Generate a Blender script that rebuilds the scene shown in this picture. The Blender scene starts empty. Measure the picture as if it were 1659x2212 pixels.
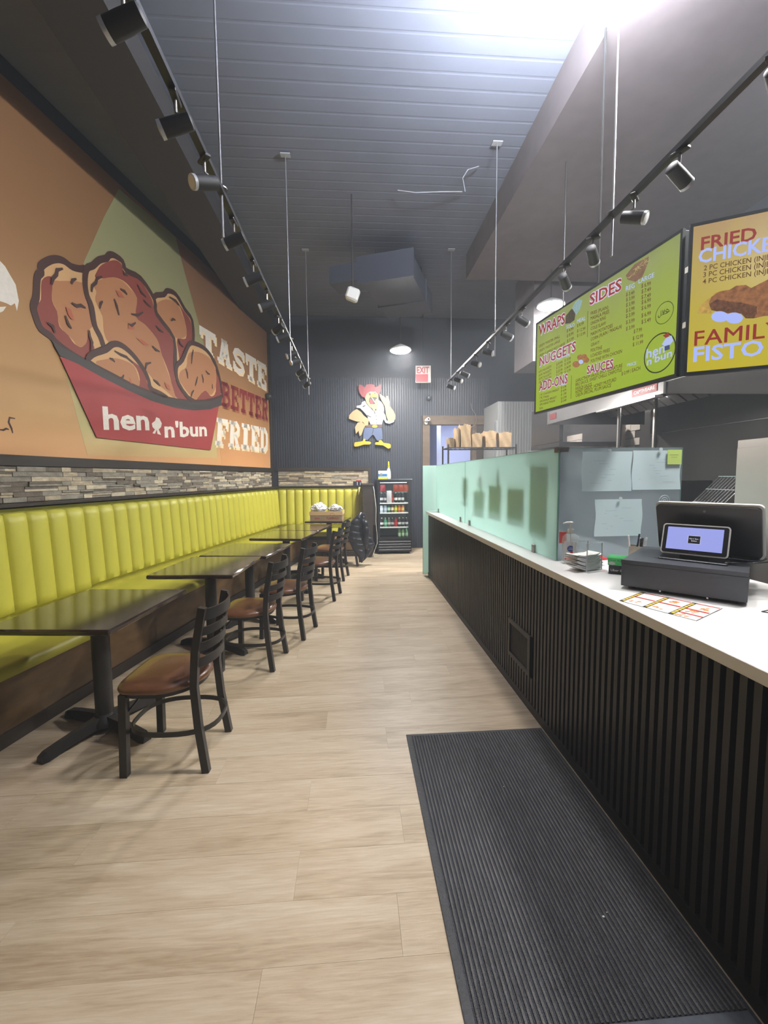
import bpy, math, random, json
from mathutils import Vector, Matrix
random.seed(7)
PI = math.pi
SC = bpy.context.scene
COL = SC.collection

# ---------------------------------------------------------------- camera
cam = bpy.data.cameras.new('camera'); camo = bpy.data.objects.new('camera', cam); COL.objects.link(camo)
F_PX, PITCH, ROLL, YAW, CAM_H = 931.8, 0.0815943, -0.0089999, 0.0691397, 1.55
cam.sensor_fit = 'VERTICAL'; cam.sensor_height = 24.0; cam.lens = F_PX / 2212 * 24.0; cam.clip_start = 0.02
fw = Vector((math.sin(YAW), math.cos(YAW), 0)); rt = Vector((math.cos(YAW), -math.sin(YAW), 0)); up = Vector((0, 0, 1))
f2 = fw*math.cos(PITCH) - up*math.sin(PITCH); u2 = up*math.cos(PITCH) + fw*math.sin(PITCH)
r3 = rt*math.cos(ROLL) + u2*math.sin(ROLL); u3 = -rt*math.sin(ROLL) + u2*math.cos(ROLL)
camo.matrix_world = Matrix(((r3.x, u3.x, -f2.x, 0), (r3.y, u3.y, -f2.y, 0), (r3.z, u3.z, -f2.z, CAM_H), (0, 0, 0, 1)))
SC.camera = camo

# ---------------------------------------------------------------- world, lights, exposure
w = bpy.data.worlds.new('world'); SC.world = w; w.use_nodes = True
w.node_tree.nodes['Background'].inputs[0].default_value = (0.55, 0.62, 0.75, 1)
w.node_tree.nodes['Background'].inputs[1].default_value = 0.35
hz = w.node_tree.nodes.new('ShaderNodeVolumeScatter'); hz.inputs['Color'].default_value = (.82,.89,1,1); hz.inputs['Density'].default_value = 0.0105   # haze added to imitate lens glare around the lamps
w.node_tree.links.new(hz.outputs[0], w.node_tree.nodes['World Output'].inputs['Volume'])
SC.view_settings.view_transform = 'Standard'; SC.view_settings.look = 'None'
SC.view_settings.exposure = 0.0; SC.view_settings.gamma = 1.0; SC.view_settings.use_curve_mapping = False
SC.cycles.use_denoising = True
SC.cycles.max_bounces = 6; SC.cycles.diffuse_bounces = 3; SC.cycles.glossy_bounces = 3; SC.cycles.transmission_bounces = 5; SC.cycles.volume_bounces = 0; SC.cycles.use_adaptive_sampling = True; SC.cycles.adaptive_threshold = 0.08; SC.cycles.adaptive_min_samples = 16; SC.cycles.light_sampling_threshold = 0.02; SC.cycles.transparent_max_bounces = 12
SC.cycles.sample_clamp_indirect = 4.0
SC.cycles.caustics_reflective = False; SC.cycles.caustics_refractive = False
LAMP_MAIN, LAMP_BACK, LAMP_KITCHEN, FILL_FRONT, FILL_PREP = 330.0, 200.0, 200.0, 44.0, 190.0  # the front and prep powers feed unseen fill lamps added for brightness

# ---------------------------------------------------------------- helpers
def lin(v):
    v /= 255.0
    return v/12.92 if v <= 0.04045 else ((v+0.055)/1.055)**2.4
def rgb(r, g, b): return (lin(r), lin(g), lin(b), 1)
MATS = {}
def mat(name, col=(128,128,128), rough=0.5, metal=0.0, var=0.0, scale=(6,6,6), bump=0.0, bscale=40, emis=0.0, coat=0.0, spec=0.5, rvar=False, detail=4):
    if name in MATS: return MATS[name]
    m = bpy.data.materials.new(name); m.use_nodes = True; nt = m.node_tree; N = nt.nodes; Lk = nt.links
    b = N['Principled BSDF']; c = rgb(*col)
    b.inputs['Base Color'].default_value = c; b.inputs['Roughness'].default_value = rough; b.inputs['Metallic'].default_value = metal
    b.inputs['Specular IOR Level'].default_value = spec
    if coat: b.inputs['Coat Weight'].default_value = coat; b.inputs['Coat Roughness'].default_value = 0.12
    tc = N.new('ShaderNodeTexCoord')
    if var:
        mp = N.new('ShaderNodeMapping'); mp.inputs['Scale'].default_value = scale; Lk.new(tc.outputs['Object'], mp.inputs['Vector'])
        nz = N.new('ShaderNodeTexNoise'); nz.inputs['Scale'].default_value = 1.0; nz.inputs['Detail'].default_value = detail
        Lk.new(mp.outputs[0], nz.inputs['Vector'])
        src = nz.outputs['Fac']
        if rvar:
            oi = N.new('ShaderNodeObjectInfo'); ad = N.new('ShaderNodeMath'); ad.operation = 'MULTIPLY_ADD'
            ad.inputs[1].default_value = 0.45; ad.inputs[2].default_value = -0.22
            Lk.new(oi.outputs['Random'], ad.inputs[0]); a2 = N.new('ShaderNodeMath'); a2.operation = 'ADD'
            Lk.new(nz.outputs['Fac'], a2.inputs[0]); Lk.new(ad.outputs[0], a2.inputs[1]); src = a2.outputs[0]
        cr = N.new('ShaderNodeValToRGB'); cr.color_ramp.elements[0].position = 0.25; cr.color_ramp.elements[1].position = 0.75
        cr.color_ramp.elements[0].color = (c[0]*(1-var), c[1]*(1-var), c[2]*(1-var), 1)
        cr.color_ramp.elements[1].color = (min(1, c[0]*(1+var)), min(1, c[1]*(1+var)), min(1, c[2]*(1+var)), 1)
        Lk.new(src, cr.inputs[0]); Lk.new(cr.outputs[0], b.inputs['Base Color'])
        if emis: Lk.new(cr.outputs[0], b.inputs['Emission Color'])
    if bump:
        nb = N.new('ShaderNodeTexNoise'); nb.inputs['Scale'].default_value = bscale; nb.inputs['Detail'].default_value = 3
        Lk.new(tc.outputs['Object'], nb.inputs['Vector']); bp = N.new('ShaderNodeBump'); bp.inputs['Strength'].default_value = bump
        bp.inputs['Distance'].default_value = 0.01; Lk.new(nb.outputs['Fac'], bp.inputs['Height']); Lk.new(bp.outputs[0], b.inputs['Normal'])
    if emis:
        b.inputs['Emission Strength'].default_value = emis
        if not var: b.inputs['Emission Color'].default_value = c
        b.inputs['Base Color'].default_value = (c[0]*.1, c[1]*.1, c[2]*.1, 1)
        if var:
            for l in list(b.inputs['Base Color'].links): Lk.remove(l)
    MATS[name] = m; return m

class MB:
    """collects shapes; build() links them as ONE mesh object"""
    def __init__(s, M=None): s.v = []; s.f = []; s.M = M or Matrix()
    def add(s, vs, fs, M=None):
        k = len(s.v); A = s.M @ (M or Matrix())
        s.v += [A @ Vector(p) for p in vs]; s.f += [[i+k for i in f] for f in fs]; return s
    def box(s, x0, x1, y0, y1, z0, z1, M=None, bev=0.0):
        if x0 > x1: x0, x1 = x1, x0
        if y0 > y1: y0, y1 = y1, y0
        if z0 > z1: z0, z1 = z1, z0
        if not bev:
            vs = [(x0,y0,z0),(x1,y0,z0),(x1,y1,z0),(x0,y1,z0),(x0,y0,z1),(x1,y0,z1),(x1,y1,z1),(x0,y1,z1)]
            return s.add(vs, [(0,3,2,1),(4,5,6,7),(0,1,5,4),(1,2,6,5),(2,3,7,6),(3,0,4,7)], M)
        b = bev; vs = []
        for z, i in ((z0, b), (z0+b, 0), (z1-b, 0), (z1, b)):
            x, X, y, Y = x0+i, x1-i, y0+i, y1-i
            q = b if not i else b*0.6
            vs += [(x+q,y,z),(X-q,y,z),(X,y+q,z),(X,Y-q,z),(X-q,Y,z),(x+q,Y,z),(x,Y-q,z),(x,y+q,z)]
        fs = [tuple(range(7,-1,-1)), tuple(range(24,32))]
        for r in range(3):
            for i in range(8):
                j = (i+1) % 8; fs.append((r*8+i, r*8+j, (r+1)*8+j, (r+1)*8+i))
        return s.add(vs, fs, M)
    def prism(s, pts, d0, d1, ax='z', M=None):
        def P(a, b, d): return {'z': (a, b, d), 'y': (a, d, b), 'x': (d, a, b)}[ax]
        n = len(pts); vs = [P(a, b, d0) for a, b in pts] + [P(a, b, d1) for a, b in pts]
        fs = [tuple(range(n)), tuple(range(2*n-1, n-1, -1))] + [(i, (i+1) % n, (i+1) % n+n, i+n) for i in range(n)]
        return s.add(vs, fs, M)
    def tube(s, path, r, n=8, M=None, closed=False, flat=None, cap=True):
        """round (or flat: (half width, half thick, reference axis)) bar along a path"""
        P = [Vector(p) for p in path]; m = len(P); vs = []; fs = []
        prev = None
        for i, p in enumerate(P):
            if closed: t = (P[(i+1) % m] - P[i-1]).normalized()
            else: t = (P[min(i+1, m-1)] - P[max(i-1, 0)]).normalized()
            ref = Vector(flat[2]) if flat else (prev or (Vector((0, 0, 1)) if abs(t.z) < 0.9 else Vector((1, 0, 0))))
            a = ref - t*ref.dot(t)
            if a.length < 1e-5: a = t.orthogonal()
            a.normalize(); b = t.cross(a)
            if not flat: prev = a
            rr = r[i] if isinstance(r, (list, tuple)) else r
            if flat:
                h, k = flat[0], flat[1]
                vs += [p+a*h+b*k, p+a*h-b*k, p-a*h-b*k, p-a*h+b*k]
            else:
                vs += [p + a*rr*math.cos(2*PI*j/n) + b*rr*math.sin(2*PI*j/n) for j in range(n)]
        if flat: n = 4
        for i in range(m if closed else m-1):
            i2 = (i+1) % m
            for j in range(n):
                k = (j+1) % n; fs.append((i*n+j, i*n+k, i2*n+k, i2*n+j))
        if not closed and cap: fs += [tuple(range(n-1, -1, -1)), tuple(range((m-1)*n, m*n))]
        return s.add(vs, fs, M)
    def lathe(s, prof, n=16, M=None, sx=1, sy=1):
        vs = []; fs = []
        for r, z in prof: vs += [(r*sx*math.cos(2*PI*j/n), r*sy*math.sin(2*PI*j/n), z) for j in range(n)]
        for i in range(len(prof)-1):
            for j in range(n):
                k = (j+1) % n; fs.append((i*n+j, i*n+k, (i+1)*n+k, (i+1)*n+j))
        fs += [tuple(range(n-1, -1, -1)), tuple(range((len(prof)-1)*n, len(prof)*n))]
        return s.add(vs, fs, M)
    def grid(s, fn, nu, nv, M=None):
        vs = [fn(i/nu, j/nv) for j in range(nv+1) for i in range(nu+1)]
        fs = [(j*(nu+1)+i, j*(nu+1)+i+1, (j+1)*(nu+1)+i+1, (j+1)*(nu+1)+i) for j in range(nv) for i in range(nu)]
        return s.add(vs, fs, M)
    def build(s, name, m, parent=None, smooth=None, kind=None, label=None):
        me = bpy.data.meshes.new(name); me.from_pydata([tuple(p) for p in s.v], [], s.f); me.update()
        import bmesh
        bm = bmesh.new(); bm.from_mesh(me); bmesh.ops.recalc_face_normals(bm, faces=bm.faces); bm.to_mesh(me); bm.free()
        if smooth:
            me.polygons.foreach_set('use_smooth', [True]*len(me.polygons)); me.set_sharp_from_angle(angle=math.radians(smooth))
        me.materials.append(m)
        o = bpy.data.objects.new(name, me); COL.objects.link(o)
        if parent: o.parent = parent
        if kind: o['kind'] = kind
        if label: o['label'] = label
        return o
def tag(o, label, cat, group=None, kind=None):
    o['label'] = label; o['category'] = cat
    if group: o['group'] = group
    if kind: o['kind'] = kind
    return o
def thing(name, label, cat, loc=(0,0,0), rz=0.0, group=None):
    o = bpy.data.objects.new(name, None); COL.objects.link(o); o.location = loc; o.rotation_euler = (0, 0, rz)
    o.empty_display_size = 0.05
    return tag(o, label, cat, group)
def struct(o): o['kind'] = 'structure'; return o
def dup(root, loc, rz, label, group=None):
    r = root.copy(); COL.objects.link(r); r.location = loc; r.rotation_euler = (0, 0, rz); r['label'] = label
    if group: r['group'] = group
    for ch in list(root.children):
        c = ch.copy(); COL.objects.link(c); c.parent = r
        for g in ch.children:
            d = g.copy(); COL.objects.link(d); d.parent = c
    return r
_T = {}
def glyphs(sx, bold=0.0):
    k = (sx, bold)
    if k not in _T and bold and 'M' in sx:      # the offset would fold the letter M: thicken by shifted copies
        vs, fs = glyphs(sx, 0.0); V_, F_ = [], []
        for dx, dy in ((0, 0), (bold, 0), (-bold, 0), (0, bold), (0, -bold)):
            n = len(V_); V_ += [(a+dx, b_+dy, c) for a, b_, c in vs]; F_ += [tuple(i+n for i in f) for f in fs]
        _T[k] = (V_, F_)
    if k not in _T:
        cu = bpy.data.curves.new('lettering', 'FONT'); cu.body = sx; cu.offset = bold; cu.resolution_u = 2
        o = bpy.data.objects.new('lettering', cu); COL.objects.link(o)
        dg = bpy.context.evaluated_depsgraph_get(); me = bpy.data.meshes.new_from_object(o.evaluated_get(dg))
        vs = [tuple(v.co) for v in me.vertices]; fs = [tuple(p.vertices) for p in me.polygons]
        bpy.data.objects.remove(o); bpy.data.curves.remove(cu); bpy.data.meshes.remove(me)
        _T[k] = (vs, fs)
    return _T[k]
CAP = max(v[1] for v in glyphs('H')[0])
def text(mb, sx, M, x, y, wd, h, bold=0.02, dy=0.0, d=0.0):
    """lettering in plane M (x right, y up), baseline at x,y, width wd, capital height h, rising by dy"""
    vs, fs = glyphs(sx, bold)
    if not vs: return
    x0 = min(v[0] for v in vs); x1 = max(v[0] for v in vs)
    out = []
    for a, b, _ in vs:
        t = (a-x0)/(x1-x0); out.append((x + t*wd, y + b/CAP*h + dy*t, d))
    mb.add(out, fs, M)
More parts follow.
